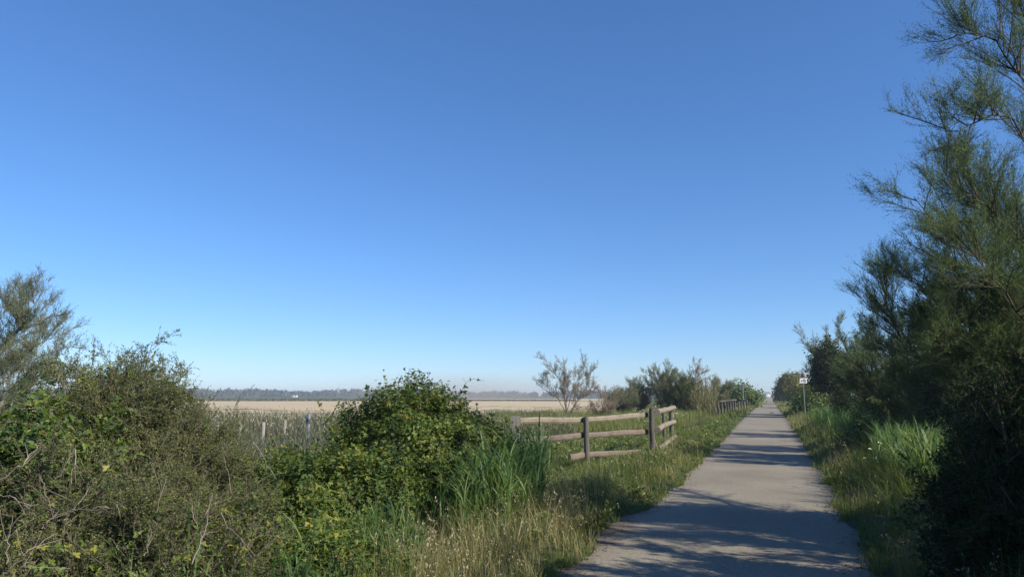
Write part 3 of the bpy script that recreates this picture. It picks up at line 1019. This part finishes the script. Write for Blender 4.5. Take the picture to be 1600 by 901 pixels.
# --- dry grey-brown bushes on the left: mostly twigs with small olive leaves
def dry_bush(label, c, rad, nl, n2, n3, dens, leafL=.016, sticks=(), patch=0, name='dry_bush', group='dry bushes on the left', leaf='olive'):
    c = np.asarray(c, float)
    foot = np.array([c[0], c[1], float(hgt(c[0:1], c[1:2])[0])])
    root = thing(name, label, 'bush', foot, group)
    tips, dd = blob_points(c, np.asarray(rad) * .93, nl * 3, .72, .14, U(0, 6), -.1)
    tips = tips[:nl]
    C1 = np.stack([spline([foot + [U(-.5, .5) * rad[0], U(-.5, .5) * rad[1], 0], foot * .45 + t * .55 + N_(0, .1, 3), t], 9) for t in tips])
    tb = MB()
    tubes(tb, C1, np.repeat(np.linspace(.012, .003, 9)[None], len(C1), 0), 5)
    C2, _ = sub_branches(C1, n2, .3, 1., .45, .9, .15, .05, .25, 5, .4)
    tubes(tb, C2, np.repeat(np.linspace(.0035, .0015, 5)[None], len(C2), 0), 3)
    tb.build('stems', M['twig_brown'], root, True)
    C3, _ = sub_branches(C2, n3, .2, 1., .19, .9, .1, 0, .25, 4, .3)
    cb = MB()
    tubes(cb, C3, np.repeat(np.linspace(.0018, .001, 4)[None], len(C3), 0), 3, 1)
    pos, tan, _ = along(C3, dens, .1, 1.)
    leafy(cb, pos, tan, 2, leafL, leafL * .42, .9, 0)
    if patch:
        # a few bramble shoots have grown through it: leaves set along the outer twigs
        out_ = np.linalg.norm((pos - c) / np.asarray(rad), axis=1) > .7
        p = pos[out_][RNG.integers(0, out_.sum(), patch)]
        d = unit(p - c)
        p = np.repeat(p, 5, 0) + N_(0, .045, (len(p) * 5, 3))
        q = len(p)
        nrm = unit(np.repeat(d, 5, 0) + [0, 0, .6] + .6 * N_(size=(q, 3)))
        Xa, Ya, Za = frames(np.cross(nrm, N_(size=(q, 3))), nrm)
        inst(cb, TRI, FTRI, p, Xa, Ya, Za, U(.022, .042, q), U(.2, 1, q), 2)
    cb.build('foliage', [M[leaf], M['twig_brown'], M['bramble']], root)
    for s in sticks:
        sb = MB()
        C = spline(PP(*s[:-1]), 10)[None]
        C[:, 1:-1] += N_(0, .006, C[:, 1:-1].shape)
        tubes(sb, C, np.linspace(s[-1] * .62, s[-1] * .25, 10)[None], 5, cap=True)
        Cs, _ = sub_branches(C, 3, .3, .9, .25, .6, 0, 0, .15, 5)
        tubes(sb, Cs, np.repeat(np.linspace(s[-1] * .3, s[-1] * .15, 5)[None], len(Cs), 0), 4)
        sb.build('dead_branch', M['trunk_pale'], root, True)
    return root


b = G(150, 7.6)
dry_bush('large dry grey brown bush, its twiggy top standing against the sky', (b[0], b[1], .70), (1.12, 1.0, 1.42), 150, 17, 9, 9, .021,
         [((80, 615, 6.8), (95, 585, 6.8), (112, 568, 6.8), .006), ((85, 625, 6.8), (104, 600, 6.8), .005)], 70)
b = G(270, 7.4)
dry_bush('lower part of dry bush leaning right over the stakes', (b[0], b[1], .35), (.75, .7, 1.3), 55, 16, 9, 9, .020,
         [((250, 700, 6.8), (268, 672, 6.8), (292, 655, 6.8), .004), ((395, 690, 7.0), (415, 720, 6.9), (432, 748, 6.8), .005), ((362, 770, 6), (352, 720, 6.2), (345, 690, 6.2), .004)], 14)
b = G(70, 4.9)
dry_bush('tangled dry bush full of pale dead branches in the bottom left corner', (b[0], b[1], .25), (1.05, .85, 1.1), 80, 17, 9, 9, .018,
         [((-10, 755, 4.0), (35, 725, 4.0), (60, 695, 4.1), .007), ((5, 895, 3.6), (50, 855, 3.6), (90, 832, 3.7), .007), ((20, 895, 3.6), (60, 872, 3.6), .006),
          ((0, 772, 4), (40, 785, 4), (68, 790, 4), .006), ((66, 825, 3.9), (80, 808, 3.9), (92, 798, 3.9), .006), ((100, 812, 3.9), (112, 798, 3.9), (122, 786, 3.9), .007),
          ((152, 802, 4), (175, 790, 4), (195, 782, 4), .006), ((10, 880, 3.7), (12, 840, 3.7), (20, 805, 3.7), .005), ((62, 745, 4.1), (72, 770, 4), (82, 805, 3.9), .005),
          ((118, 702, 4.2), (114, 735, 4.1), (112, 755, 4.1), .006), ((90, 745, 4.1), (104, 720, 4.1), (118, 695, 4.2), .004)], 200)
b = G(265, 5.0)
dry_bush('sparser dry bush mixed with green bramble shoots between the tangled bush and the low bramble', (b[0], b[1], .0), (.75, .8, .98), 46, 15, 9, 8, .018,
         [((245, 800, 4.4), (252, 770, 4.4), (260, 748, 4.5), .004), ((300, 790, 4.6), (310, 820, 4.5), (316, 850, 4.4), .004), ((225, 868, 4.2), (240, 830, 4.3), .004),
          ((345, 800, 4.8), (362, 825, 4.6), (386, 852, 4.4), .006), ((300, 880, 4.2), (315, 840, 4.3), (328, 785, 4.5), .007)], 230)

# --- shrubs on the right verge
b = G(1300, 52)
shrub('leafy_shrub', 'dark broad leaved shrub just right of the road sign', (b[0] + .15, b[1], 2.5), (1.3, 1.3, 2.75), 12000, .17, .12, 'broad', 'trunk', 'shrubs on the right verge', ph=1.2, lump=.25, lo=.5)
b = G(1232, 150)
shrub('leafy_shrub', 'rounded olive green shrub left of the road sign, overhanging the path', (4.1, 144, 2.5), (2.6, 3.0, 2.8), 15000, .26, .2, 'shrub', 'trunk', 'shrubs on the right verge', ph=2.2, lump=.08, lo=.72)
shrub('leafy_shrub', 'low brownish shrub behind the pole of the road sign', (5.0, 100, 1.2), (2.3, 3.0, 1.9), 5000, .28, .2, 'shrub', 'trunk', 'shrubs on the right verge', ph=.2, lump=.2, lo=.5)
shrub('leafy_shrub', 'small dark shrub at the far left foot of the rounded olive shrub', (2.6, 178, 1.1), (1.3, 3.0, 1.9), 2500, .36, .26, 'broad', 'trunk', 'shrubs on the right verge', ph=3.2, lump=.2, lo=.5)
shrub('leafy_shrub', 'young green shrub at the foot of the dark broad leaved shrub', (3.2, 62, .5), (1.4, 2.0, 1.3), 4000, .18, .12, 'lime', 'trunk', 'shrubs on the right verge', ph=4.2, lump=.25, lo=.5)
b = G(1157, 100)
shrub('leafy_shrub', 'bright green shrub behind the far signpost', (b[0], b[1], 1.0), (2.5, 2.5, 1.9), 6000, .28, .2, 'lime', 'trunk', 'shrubs beyond the far fence', ph=.9, lump=.2, lo=.5)
# undergrowth in the deep shade under the trees on the right
for (px, d, r, hh, lf, lab, ph) in (
        (1370, 17.5, (.8, 1.0), .85, 'olive', 'low brownish thorny bush behind the left end of the reed bed', 2.3),
        (1480, 16.8, (1.1, 1.0), 1.0, 'olive', 'twiggy grey bush behind the middle of the reed bed', 3.3),
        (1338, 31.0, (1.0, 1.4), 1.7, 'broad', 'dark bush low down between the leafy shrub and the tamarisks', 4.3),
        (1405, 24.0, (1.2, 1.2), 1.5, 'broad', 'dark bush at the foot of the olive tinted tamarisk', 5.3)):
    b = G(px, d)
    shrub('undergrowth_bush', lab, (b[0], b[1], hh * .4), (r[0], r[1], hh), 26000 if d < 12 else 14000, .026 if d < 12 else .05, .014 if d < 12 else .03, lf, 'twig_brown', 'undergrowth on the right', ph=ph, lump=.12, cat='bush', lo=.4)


for (px, d, rr_, hh, lab) in ((1622, 5.6, .72, 1.25, 'dark twiggy undergrowth bush nearest the camera at the right edge'),
                              (1655, 8.2, .85, 2.35, 'dark twiggy undergrowth bush beneath the leaning tamarisk')):
    b = G(px, d)
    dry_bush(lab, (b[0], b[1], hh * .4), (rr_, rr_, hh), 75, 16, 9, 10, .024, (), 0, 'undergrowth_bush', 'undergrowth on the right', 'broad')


# --- single weeds that stand out on the verges
def weed_plant(label, x, y, hh, sp, kind):
    z = float(hgt(np.array([x]), np.array([y]))[0])
    root = thing('verge_plant', label, 'plant', (x, y, z), 'single weeds on the verges')
    n = 16
    base = np.tile([x, y, z], (n, 1)) + N_(0, .03, (n, 3)) * [1, 1, 0]
    d = unit(N_(size=(n, 3)) * [1, 1, .2] * sp + [0, 0, 1])
    C = quad_curve(base, d, hh * U(.6, 1.1, n), N_(0, .1, (n, 3)), 6)
    sb = MB()
    tubes(sb, C, np.repeat(np.linspace(.004, .002, 6)[None], n, 0), 4)
    sb.build('stems', M['weed'], root, True)
    cb = MB()
    pos, tan, _ = along(C, 14, .1, .95)
    leafy(cb, pos, tan, 1, .065, .028, .9, 0, '6', up=.2)
    cb.build('leaves', M['weed'], root)
    if kind == 'flower':
        for tp in C[:, -1]:
            fb = MB()
            a_ = np.arange(11) * 2 * math.pi / 11
            rr = U(.014, .04, 11)
            V = np.vstack([[0, 0, .016], np.stack([rr * np.cos(a_), rr * np.sin(a_), U(-.012, .004, 11)], -1)]) + tp
            fb.add(V, [[0, 1 + k, 1 + (k + 1) % 11] for k in range(11)])
            fb.build('flower_head', M['petal'], root)


weed_plant('bright green leafy weed at the left asphalt edge near the camera', -2.06, 8.9, .34, .7, 'leaf')
weed_plant('second bright leafy weed, further along the left asphalt edge', -1.98, 11.3, .30, .8, 'leaf')
weed_plant('pale leafy clump at the right asphalt edge', 1.08, 14.6, .28, .9, 'leaf')
weed_plant('pale flowering weed at the left end of the sunlit reed bed', 1.95, 14.9, .75, .35, 'flower')
weed_plant('flowering weed just right of the other pale flowering weed', 2.35, 15.3, .7, .35, 'flower')
for (px, d, hh, lab) in ((1012, 33, 1.25, 'creamy flowering weed above the corner post'), (1040, 35, 1.3, 'creamy flowering weed above the end of the side rail'),
                         (1058, 36, 1.2, 'creamy flowering weed right of the side rail'), (1000, 36, 1.2, 'creamy flowering weed left of the corner post')):
    b = G(px, d)
    weed_plant(lab, b[0], b[1], hh, .25, 'flower')


# ------------------------------------------------------------------ fences
def log(mb, a, b, r0, r1, sides=10, K=9, sag=0., mat=0):
    a, b = np.asarray(a, float), np.asarray(b, float)
    s = np.linspace(0, 1, K)[:, None]
    C = a * (1 - s) + b * s + np.array([0, 0, -sag]) * (4 * s * (1 - s)) + N_(0, r0 * .05, (K, 3))
    R = np.linspace(r0, r1, K) * (1 + N_(0, .025, K))
    tubes(mb, C[None], R[None], sides, mat, np.array([U()]), cap=True)


def post(root, p, h, r, mat='wood_grey', lean=(0, 0)):
    m_ = MB()
    z = float(hgt(p[None, 0], p[None, 1])[0]) - .3
    a = np.array([p[0], p[1], z])
    b = np.array([p[0] + lean[0], p[1] + lean[1], h - .012])
    log(m_, a, b, r, r * .96, 14, 8)
    log(m_, b, b + [0, 0, .012], r * .96, r * .86, 14, 2)
    return m_.build('post', M[mat], root, True)


def plank(root, a, b, hh, tt, mat):
    """slab rail sawn from round timber: rounded edges, slightly uneven"""
    m_ = MB()
    K = 14
    s_ = np.linspace(0, 1, K)[:, None]
    C = np.asarray(a) * (1 - s_) + np.asarray(b) * s_ + np.array([0, 0, 1.]) * (N_(0, .002, (K, 1)) + .008 * np.sin(s_ * 7 + U(0, 6)))
    d = unit(np.asarray(b) - np.asarray(a))
    f = unit(np.cross(d, [0, 0, 1.]))
    prof = np.array([[-1, -.55], [-.72, -1], [.5, -1], [1, -.5], [1, .45], [.5, 1], [-.72, 1], [-1, .55]])
    sc = 1 + N_(0, .018, (K, 1, 1))
    V = C[:, None] + f * (prof[None, :, :1] * tt / 2) + np.array([0, 0, 1.]) * (prof[None, :, 1:] * hh / 2 * sc)
    F = [[k * 8 + q, k * 8 + (q + 1) % 8, (k + 1) * 8 + (q + 1) % 8, (k + 1) * 8 + q] for k in range(K - 1) for q in range(8)]
    m_.add(V.reshape(-1, 3), F, U())
    m_.add(V[0], [list(range(8))], .3).add(V[-1], [list(range(7, -1, -1))], .3)
    return m_.build('rail', M[mat], root)


def rail(root, a, b, r, mat, sag=0., sides=10):
    m_ = MB()
    log(m_, a, b, r, r * .95, sides, 10, sag)
    return m_.build('rail', M[mat], root, True)


c0, c1, c2, c3 = P(806, 648, 16.6), P(917, 650, 17.6), P(1018, 638, 19.0), P(1048, 636, 23.8)
fence = thing('wooden_fence', 'near post and rail fence of weathered round timber, with a corner beside the path', 'fence', (c2[0], c2[1], 0), 'wooden fences along the path')
m_ = MB()
z = -.5
m_.box((c0[0], c0[1], (1.13 + z) / 2), (.1, .09, (1.13 - z) / 2), np.array([[RT[0], RT[1], 0], [-RT[1], RT[0], 0], [0, 0, 1]]))
o = m_.build('post', M['post_end'], fence)
o['label'] = 'thick square bleached end post'
post(fence, c1, 1.09, .07, 'wood_grey', (-.03, 0))
post(fence, c2, 1.27, .074)
post(fence, c3, 1.27, .074)
q = P(1037, 650, 24.6)
post(fence, q, 1.2, .055)
back = FWH * .14
for (ya, yb, yc, mt) in ((657, 655.5, 648, 'wood_new'), (688, 680, 674, 'wood_red'), (714, 711, 705.5, 'wood_red')):
    a = P(812 if ya < 670 else (818 if ya < 700 else 890), ya, 16.75) + back * .3
    b1 = P(917, yb, 17.6) + back
    b2 = P(1013, yc, 19.0) + back
    plank(fence, a, b1, .135, .075, mt)
    plank(fence, b1 + (b2 - b1) * .004, b2, .13, .075, mt)
side = RT * .13
for (za, zb, sg) in ((1.17, 1.2, 0), (.72, .74, -.03), (.20, .26, .0)):
    a = np.array([c2[0], c2[1], za]) + side - FWH * .08
    b = np.array([c3[0], c3[1], zb]) + side + FWH * .12
    rail(fence, a, b, .078, 'wood_new', sg)

f0 = G(1123, 56)
f1 = G(1149, 71)
f2 = G(1155, 70)
f3 = G(1168, 69)
far = thing('wooden_fence', 'far post and rail fence with close set dark posts on the left verge', 'fence', (f0[0], f0[1], 0), 'wooden fences along the path')
for t in np.linspace(0, 1, 7):
    post(far, f0 * (1 - t) + f1 * t, 1.22, .085)
for t in np.linspace(0, 1, 4):
    post(far, f2 * (1 - t) + f3 * t, 1.18, .085)
for zz in (1.13,):
    o_ = RT * .12
    rail(far, np.array([f0[0], f0[1], zz]) + o_, np.array([f1[0], f1[1], zz + .04]) + o_, .075, 'wood_grey')
    rail(far, np.array([f2[0], f2[1], zz]) - FWH * .12, np.array([f3[0], f3[1], zz]) - FWH * .12, .075, 'wood_grey')

# thin dark tapering bar in the meadow grass right of the fence
m_ = MB()
a, b = P(1068, 666, 33), P(1110, 649, 40)
a[2], b[2] = .16, .42
log(m_, a, b, .045, .03, 8, 10)
tag(m_.build('dark_bar', M['clod'], None, True), 'thin dark bar lying in the grass right of the near fence', 'pole')

# --- grey stakes before the rushes
for (px, yt, d, lean, lab) in ((340, 664, 24.5, .02, 'thin pinkish stake, leftmost of the old stakes'), (376, 661, 25, -.10, 'leaning grey stake with a narrow foot'),
                               (412, 659, 25.5, -.03, 'thickest upright grey stake in the middle of the rushes'), (445, 656, 26, .0, 'pale stake nearest the big bramble bush')):
    t = P(px, yt, d)
    z = float(hgt(t[None, 0], t[None, 1])[0]) - .2
    m_ = MB()
    bt = np.array([t[0], t[1], z]) + RT * lean
    log(m_, bt, t - [0, 0, .02], .07 if px > 350 else .05, .065 if px > 350 else .045, 9, 7)
    log(m_, t - [0, 0, .02], t, .06, .045, 9, 2)
    tag(m_.build('stake', M['stake'], None, True), lab, 'stake', 'old stakes in front of the rushes')
# painted marker post beside the bramble
t = P(482, 646, 27)
z = float(hgt(t[None, 0], t[None, 1])[0])
mk = thing('marker_post', 'grey blue marker post with dark band left of the big bramble bush', 'post', (t[0], t[1], z))
MB().box((t[0], t[1], (t[2] + z - .2) / 2), (.055, .055, (t[2] - z + .2) / 2)).build('post', M['marker'], mk)
MB().box((t[0], t[1], t[2] - .28), (.059, .059, .09)).build('band', M['marker_dark'], mk)


# ------------------------------------------------------------------ signs
def rounded_plate(mb, w, h, r, t, ax, c, mat=0):
    pts = []
    for (sx, sz, a0) in ((1, 1, 0), (-1, 1, 90), (-1, -1, 180), (1, -1, 270)):
        for k in range(5):
            a = math.radians(a0 + 22.5 * k)
            pts.append([sx * (w / 2 - r) + r * math.cos(a), sz * (h / 2 - r) + r * math.sin(a)])
    prism(mb, pts, t, ax, c, mat)


def prism(mb, pts, t, ax, c, mat=0):
    """outline in the (right, up) plane, thickness t along the facing axis"""
    r_, f_, u_ = ax
    n = len(pts)
    A = np.array([c + r_ * p[0] + u_ * p[1] + f_ * t / 2 for p in pts])
    B = np.array([c + r_ * p[0] + u_ * p[1] - f_ * t / 2 for p in pts])
    V = np.vstack([A, B])
    mb.add(V, [list(range(n))], .5, mat)
    mb.add(V, [list(range(2 * n - 1, n - 1, -1))], .5, mat)
    mb.add(V, [[k, (k + 1) % n + 0, (k + 1) % n + n, k + n] for k in range(n)], .5, mat)


def ring(cx, cz, r, n=16):
    return [[cx + r * math.cos(2 * math.pi * k / n), cz + r * math.sin(2 * math.pi * k / n)] for k in range(n)]


face = unit(-FWH + RT * -.05)          # towards the camera
axr = unit(np.cross(face, [0, 0, 1.])) * -1
AX = (axr, face, np.array([0, 0, 1.]))
sp = G(1258.5, 48)
sg = thing('road_sign', 'road sign on a grey pole with a triangle above a white tractor plate, right verge', 'road sign', sp)
m_ = MB()
log(m_, sp - [0, 0, .3], sp + [0, 0, 3.1], .03, .03, 10, 4)
m_.build('pole', M['pole'], sg, True)
cpl = sp + face * .05
zc = P(1258, 594.5, 48)[2]
m_ = MB()
rounded_plate(m_, .47, .32, .03, .012, AX, np.array([cpl[0], cpl[1], zc]))
pl = m_.build('plate', M['plate_white'], sg)
m_ = MB()
c_ = np.array([cpl[0], cpl[1], zc]) + face * .010
for pts in ([[-.15, .045], [-.02, .045], [-.02, .0], [-.15, .0]], [[-.14, .0], [-.10, .0], [-.10, -.075], [-.14, -.075]],
            [[-.0, .10], [.10, .10], [.12, .02], [-.0, .02]]):
    prism(m_, pts, .006, AX, c_)
prism(m_, ring(.09, -.02, .085), .009, AX, c_ + face * .001)
m_.build('tractor_symbol', M['black'], pl)
prism(mm := MB(), ring(.09, -.02, .04), .008, AX, c_ + face * .004)
mm.build('wheel_hub', M['plate_white'], pl)
m_ = MB()
zt = P(1257, 591, 48)[2]
base = np.array([cpl[0], cpl[1], zc + .175]) - axr * .04
prism(m_, [[-.23, 0], [.23, 0], [.05, .40], [-.05, .40]], .012, AX, base)
tri = m_.build('triangle_plate', M['plate_back'], sg)
m_ = MB()
prism(m_, [[-.15, .05], [.13, .05], [.02, .33], [-.03, .33]], .005, AX, base + face * .0095)
m_.build('symbol', M['black'], tri)
m_ = MB()
prism(m_, ring(.17, .16, .14), .012, AX, base - face * .12)
m_.build('round_plate', M['sign_red'], sg)

sp = G(1162.3, 80)
sg = thing('direction_sign', 'small narrow sign seen edge on, on a thin pole above the far fence', 'road sign', sp)
m_ = MB()
log(m_, sp - [0, 0, .3], sp + [0, 0, 2.8], .035, .035, 8, 4)
m_.build('pole', M['metal'], sg, True)
m_ = MB()
m_.box(sp + [0, 0, 2.48] - RT * .12, (.13, .03, .3))
bd = m_.build('board', M['roof'], sg)
m_ = MB()
m_.box(sp + [0, 0, 2.48] - RT * .275, (.022, .034, .3))
m_.box(sp + [0, 0, 2.48] + RT * .06, (.045, .034, .33))
m_.build('edge_strips', M['marker'], bd)

# small dark clod on the path
cp = P(1207, 643.5, 66)
m_ = MB()
for k in range(9):
    d_ = unit(N_(size=(1, 3)))[0]
    c_ = np.array([cp[0] + U(-.22, .22), cp[1] + U(-.3, .3), .03])
    a_ = np.arange(6)
    T = unit(N_(size=(24, 3))) * [U(.05, .1), U(.05, .1), U(.03, .07)] + c_
    T[:, 2] = np.maximum(T[:, 2], .008)
    o3 = np.array([T.mean(0)])
    log(m_, c_ - [.07, .02, 0], c_ + [.07, .02, .01], U(.03, .06), U(.02, .05), 7, 4)
tag(m_.build('dirt_clod', M['clod'], None, True), 'small dark clod of dirt lying on the path beyond the far fence', 'dirt')


# ------------------------------------------------------------------ far distance
def house(name, label, c, w, dpt, hw, hr, roof_over=.3, ax=None):
    root = thing(name, label, 'house', c)
    r_, f_ = RT, -FWH
    u_ = np.array([0, 0, 1.])
    A = np.array([r_, f_, u_])
    wl = MB().box(np.asarray(c) + u_ * hw / 2, (w / 2, dpt / 2, hw / 2), A).build('wall', M['wall'], root)
    m_ = MB()
    W, D = w / 2 + roof_over, dpt / 2 + roof_over
    pts = [c + r_ * sx * W + f_ * sy * D + u_ * hw for sx in (-1, 1) for sy in (-1, 1)]
    rg = [c + r_ * sx * W * .8 + u_ * (hw + hr) for sx in (-1, 1)]
    V = np.array(pts + rg) + np.array([0, 0, .02])
    m_.add(V, [[0, 1, 4, 4], [2, 5, 3, 3]][:0] or [[0, 2, 3, 1]])
    m_.add(V, [[1, 3, 5, 4], [2, 0, 4, 5]])
    m_.add(V, [[0, 1, 4], [3, 2, 5]])
    m_.build('roof', M['roof'], root)
    for k in (-.28, .3):
        MB().box(c + r_ * w * k + f_ * (dpt / 2 + .01) + u_ * hw * .5, (.5, .03, .6), A).build('window', M['glass'], root)


house('house', 'white house with a grey hipped roof at the far end of the path', G(1200, 900, -.28), 5.4, 5., 3.9, 2.2)
house('farm_building', 'white farm building in front of the hazy wood on the left', G(461, 820, -.28), 4.5, 4, 2.2, .7)

# the wood along the left horizon
mb = MB()
nt_ = 420
px = U(-150, 960, nt_)
d = U(900, 1040, nt_)
hh = (9.5 + 1.3 * np.sin(px * .021 + 1) + 1. * np.sin(px * .05)) * U(.8, 1.08, nt_) * np.where(px > 700, .75, 1)
for a, b_, c_ in ((px, d, hh),):
    x = FWH[0] * b_ + RT[0] * b_ * (a - CX) / 1124
    y = FWH[1] * b_ + RT[1] * b_ * (a - CX) / 1124
    per = 70
    dd = unit(N_(size=(nt_ * per, 3)))
    dd[:, 2] = np.abs(dd[:, 2])
    wd = np.repeat(c_ * U(.45, .8, nt_), per)
    pp = np.stack([np.repeat(x, per), np.repeat(y, per), np.zeros(nt_ * per)], -1) + dd * np.stack([wd, wd, np.repeat(c_, per) * .98], -1) * (U(.5, 1, nt_ * per) ** .4)[:, None]
    pp[:, 2] -= .3
    Xa, Ya, Za = frames(N_(size=pp.shape), dd + .5 * N_(size=dd.shape))
    inst(mb, LEAF6, F6, pp, Xa, Ya, Za, U(2., 4., len(pp)), np.repeat(U(0, 1, nt_), per) * .6 + .4 * U(size=len(pp)))
tag(mb.build('treeline', M['far']), 'hazy dark wood along the left horizon behind the tan field', 'woodland', kind='stuff')
mb = MB()
for (pxa, dd_, hh_, rr_) in ((1188, 900, 3.5, 3.), (1192.5, 900, 4.2, 2.4), (1206, 1100, 5, 6), (1196, 1000, 2.6, 2.)):
    p0 = G(pxa, dd_, -.3)
    n = 160
    dr = unit(N_(size=(n, 3)))
    dr[:, 2] = np.abs(dr[:, 2])
    pp = p0 + dr * np.array([rr_, rr_, hh_]) * (U(.4, 1, n) ** .4)[:, None]
    Xa, Ya, Za = frames(N_(size=pp.shape), dr + .5 * N_(size=dr.shape))
    inst(mb, LEAF6, F6, pp, Xa, Ya, Za, U(.8, 1.6, n), U(size=n))
tag(mb.build('far_thicket', M['far']), 'tiny dark thicket around the white house at the end of the path', 'thicket', kind='stuff')


# ------------------------------------------------------------------ air
HAZE_D, HAZE_C = .00045, (.80, .88, 1.0)
m, nt, nd, ln = new_mat('haze_air')
out = nd('ShaderNodeOutputMaterial')
pv = nd('ShaderNodeVolumePrincipled', Density=HAZE_D, Anisotropy=.1)
pv.inputs['Color'].default_value = (*HAZE_C, 1)
ln(pv.outputs[0], out.inputs['Volume'])
tag(MB().box((0, 0, 7.4), (2480, 2480, 8.8)).build('haze', m), 'pale air haze over the plain', 'haze', kind='stuff')

# dust drifting off the field behind the bramble
m, nt, nd, ln = new_mat('field_dust')
out = nd('ShaderNodeOutputMaterial')
tc = nd('ShaderNodeTexCoord')
ln_ = nd('ShaderNodeVectorMath', operation='LENGTH')
ln(tc.outputs['Object'], ln_.inputs[0])
mr = nd('ShaderNodeMapRange', interpolation_type='SMOOTHSTEP')
mr.inputs['From Min'].default_value = 1.
mr.inputs['From Max'].default_value = 0.
mr.inputs['To Min'].default_value = 0.
mr.inputs['To Max'].default_value = .012
ln(ln_.outputs['Value'], mr.inputs['Value'])
pv = nd('ShaderNodeVolumePrincipled', Anisotropy=.2)
pv.inputs['Color'].default_value = (.95, .84, .70, 1)
ln(mr.outputs[0], pv.inputs['Density'])
ln(pv.outputs[0], out.inputs['Volume'])
k, q = np.meshgrid(np.arange(13), np.arange(24), indexing='ij')
a_, b_ = k * math.pi / 12, q * math.pi / 12
V = np.stack([np.sin(a_) * np.cos(b_), np.sin(a_) * np.sin(b_), np.cos(a_)], -1).reshape(-1, 3)
k, q = np.meshgrid(np.arange(12), np.arange(24), indexing='ij')
F = np.stack([k * 24 + q, (k + 1) * 24 + q, (k + 1) * 24 + (q + 1) % 24, k * 24 + (q + 1) % 24], -1).reshape(-1, 4)
du = MB().add(V, F).build('dust', m)
p = G(715, 330, 2.0)
du.location = p.tolist()
du.scale = (75, 60, 13)
tag(du, 'faint beige dust hanging over the tan field behind the bramble', 'dust', kind='stuff')

# ------------------------------------------------------------------ light and camera
SUN_EL, SUN_BACK = math.radians(33), math.radians(14)
to_sun = Vector((math.cos(SUN_EL) * math.cos(SUN_BACK), -math.cos(SUN_EL) * math.sin(SUN_BACK), math.sin(SUN_EL)))
sl = bpy.data.lights.new('sun', 'SUN')
sl.energy = 5.0
sl.angle = math.radians(.53)
sl.color = (1.0, .91, .77)
so = bpy.data.objects.new('sun', sl)
COL.objects.link(so)
so.rotation_euler = to_sun.to_track_quat('Z', 'Y').to_euler()
so.location = (30, -10, 40)

w = bpy.data.worlds.new('World')
SC.world = w
w.use_nodes = True
nt = w.node_tree
bg = nt.nodes['Background']
sky = nt.nodes.new('ShaderNodeTexSky')
sky.sky_type = 'NISHITA'
sky.sun_disc = False
sky.sun_elevation = SUN_EL
sky.sun_rotation = math.pi / 2 + SUN_BACK
sky.air_density = .9
sky.dust_density = .2
sky.ozone_density = 10.0
sky.altitude = 0
hs = nt.nodes.new('ShaderNodeHueSaturation')
hs.inputs['Saturation'].default_value = 1.07
hs.inputs['Hue'].default_value = .505
gm = nt.nodes.new('ShaderNodeGamma')
gm.inputs[1].default_value = .84
nt.links.new(sky.outputs[0], hs.inputs['Color'])
nt.links.new(hs.outputs[0], gm.inputs[0])
nt.links.new(gm.outputs[0], bg.inputs[0])
bg.inputs[1].default_value = .14

cam = bpy.data.cameras.new('camera')
cam.sensor_width = 36
cam.lens = FPX * 36 / 1600
cam.clip_start = .05
cam.clip_end = 6000
co = bpy.data.objects.new('camera', cam)
COL.objects.link(co)
R = np.column_stack([RT, UP, -FW])
mw = Matrix.Identity(4)
for a in range(3):
    for b_ in range(3):
        mw[a][b_] = float(R[a, b_])
mw.translation = (0, 0, EYE)
co.matrix_world = mw
SC.camera = co

SC.render.engine = 'CYCLES'
cy = SC.cycles
cy.use_denoising = True
cy.denoiser = 'OPENIMAGEDENOISE'
cy.denoising_input_passes = 'RGB_ALBEDO_NORMAL'
cy.max_bounces = 7
cy.diffuse_bounces = 3
cy.transmission_bounces = 5
cy.transparent_max_bounces = 8
cy.volume_bounces = 0
cy.caustics_reflective = False
cy.caustics_refractive = False
vs = SC.view_settings
vs.view_transform = 'Standard'
vs.look = 'None'
vs.exposure = .62
vs.gamma = 1
vs.use_curve_mapping = False
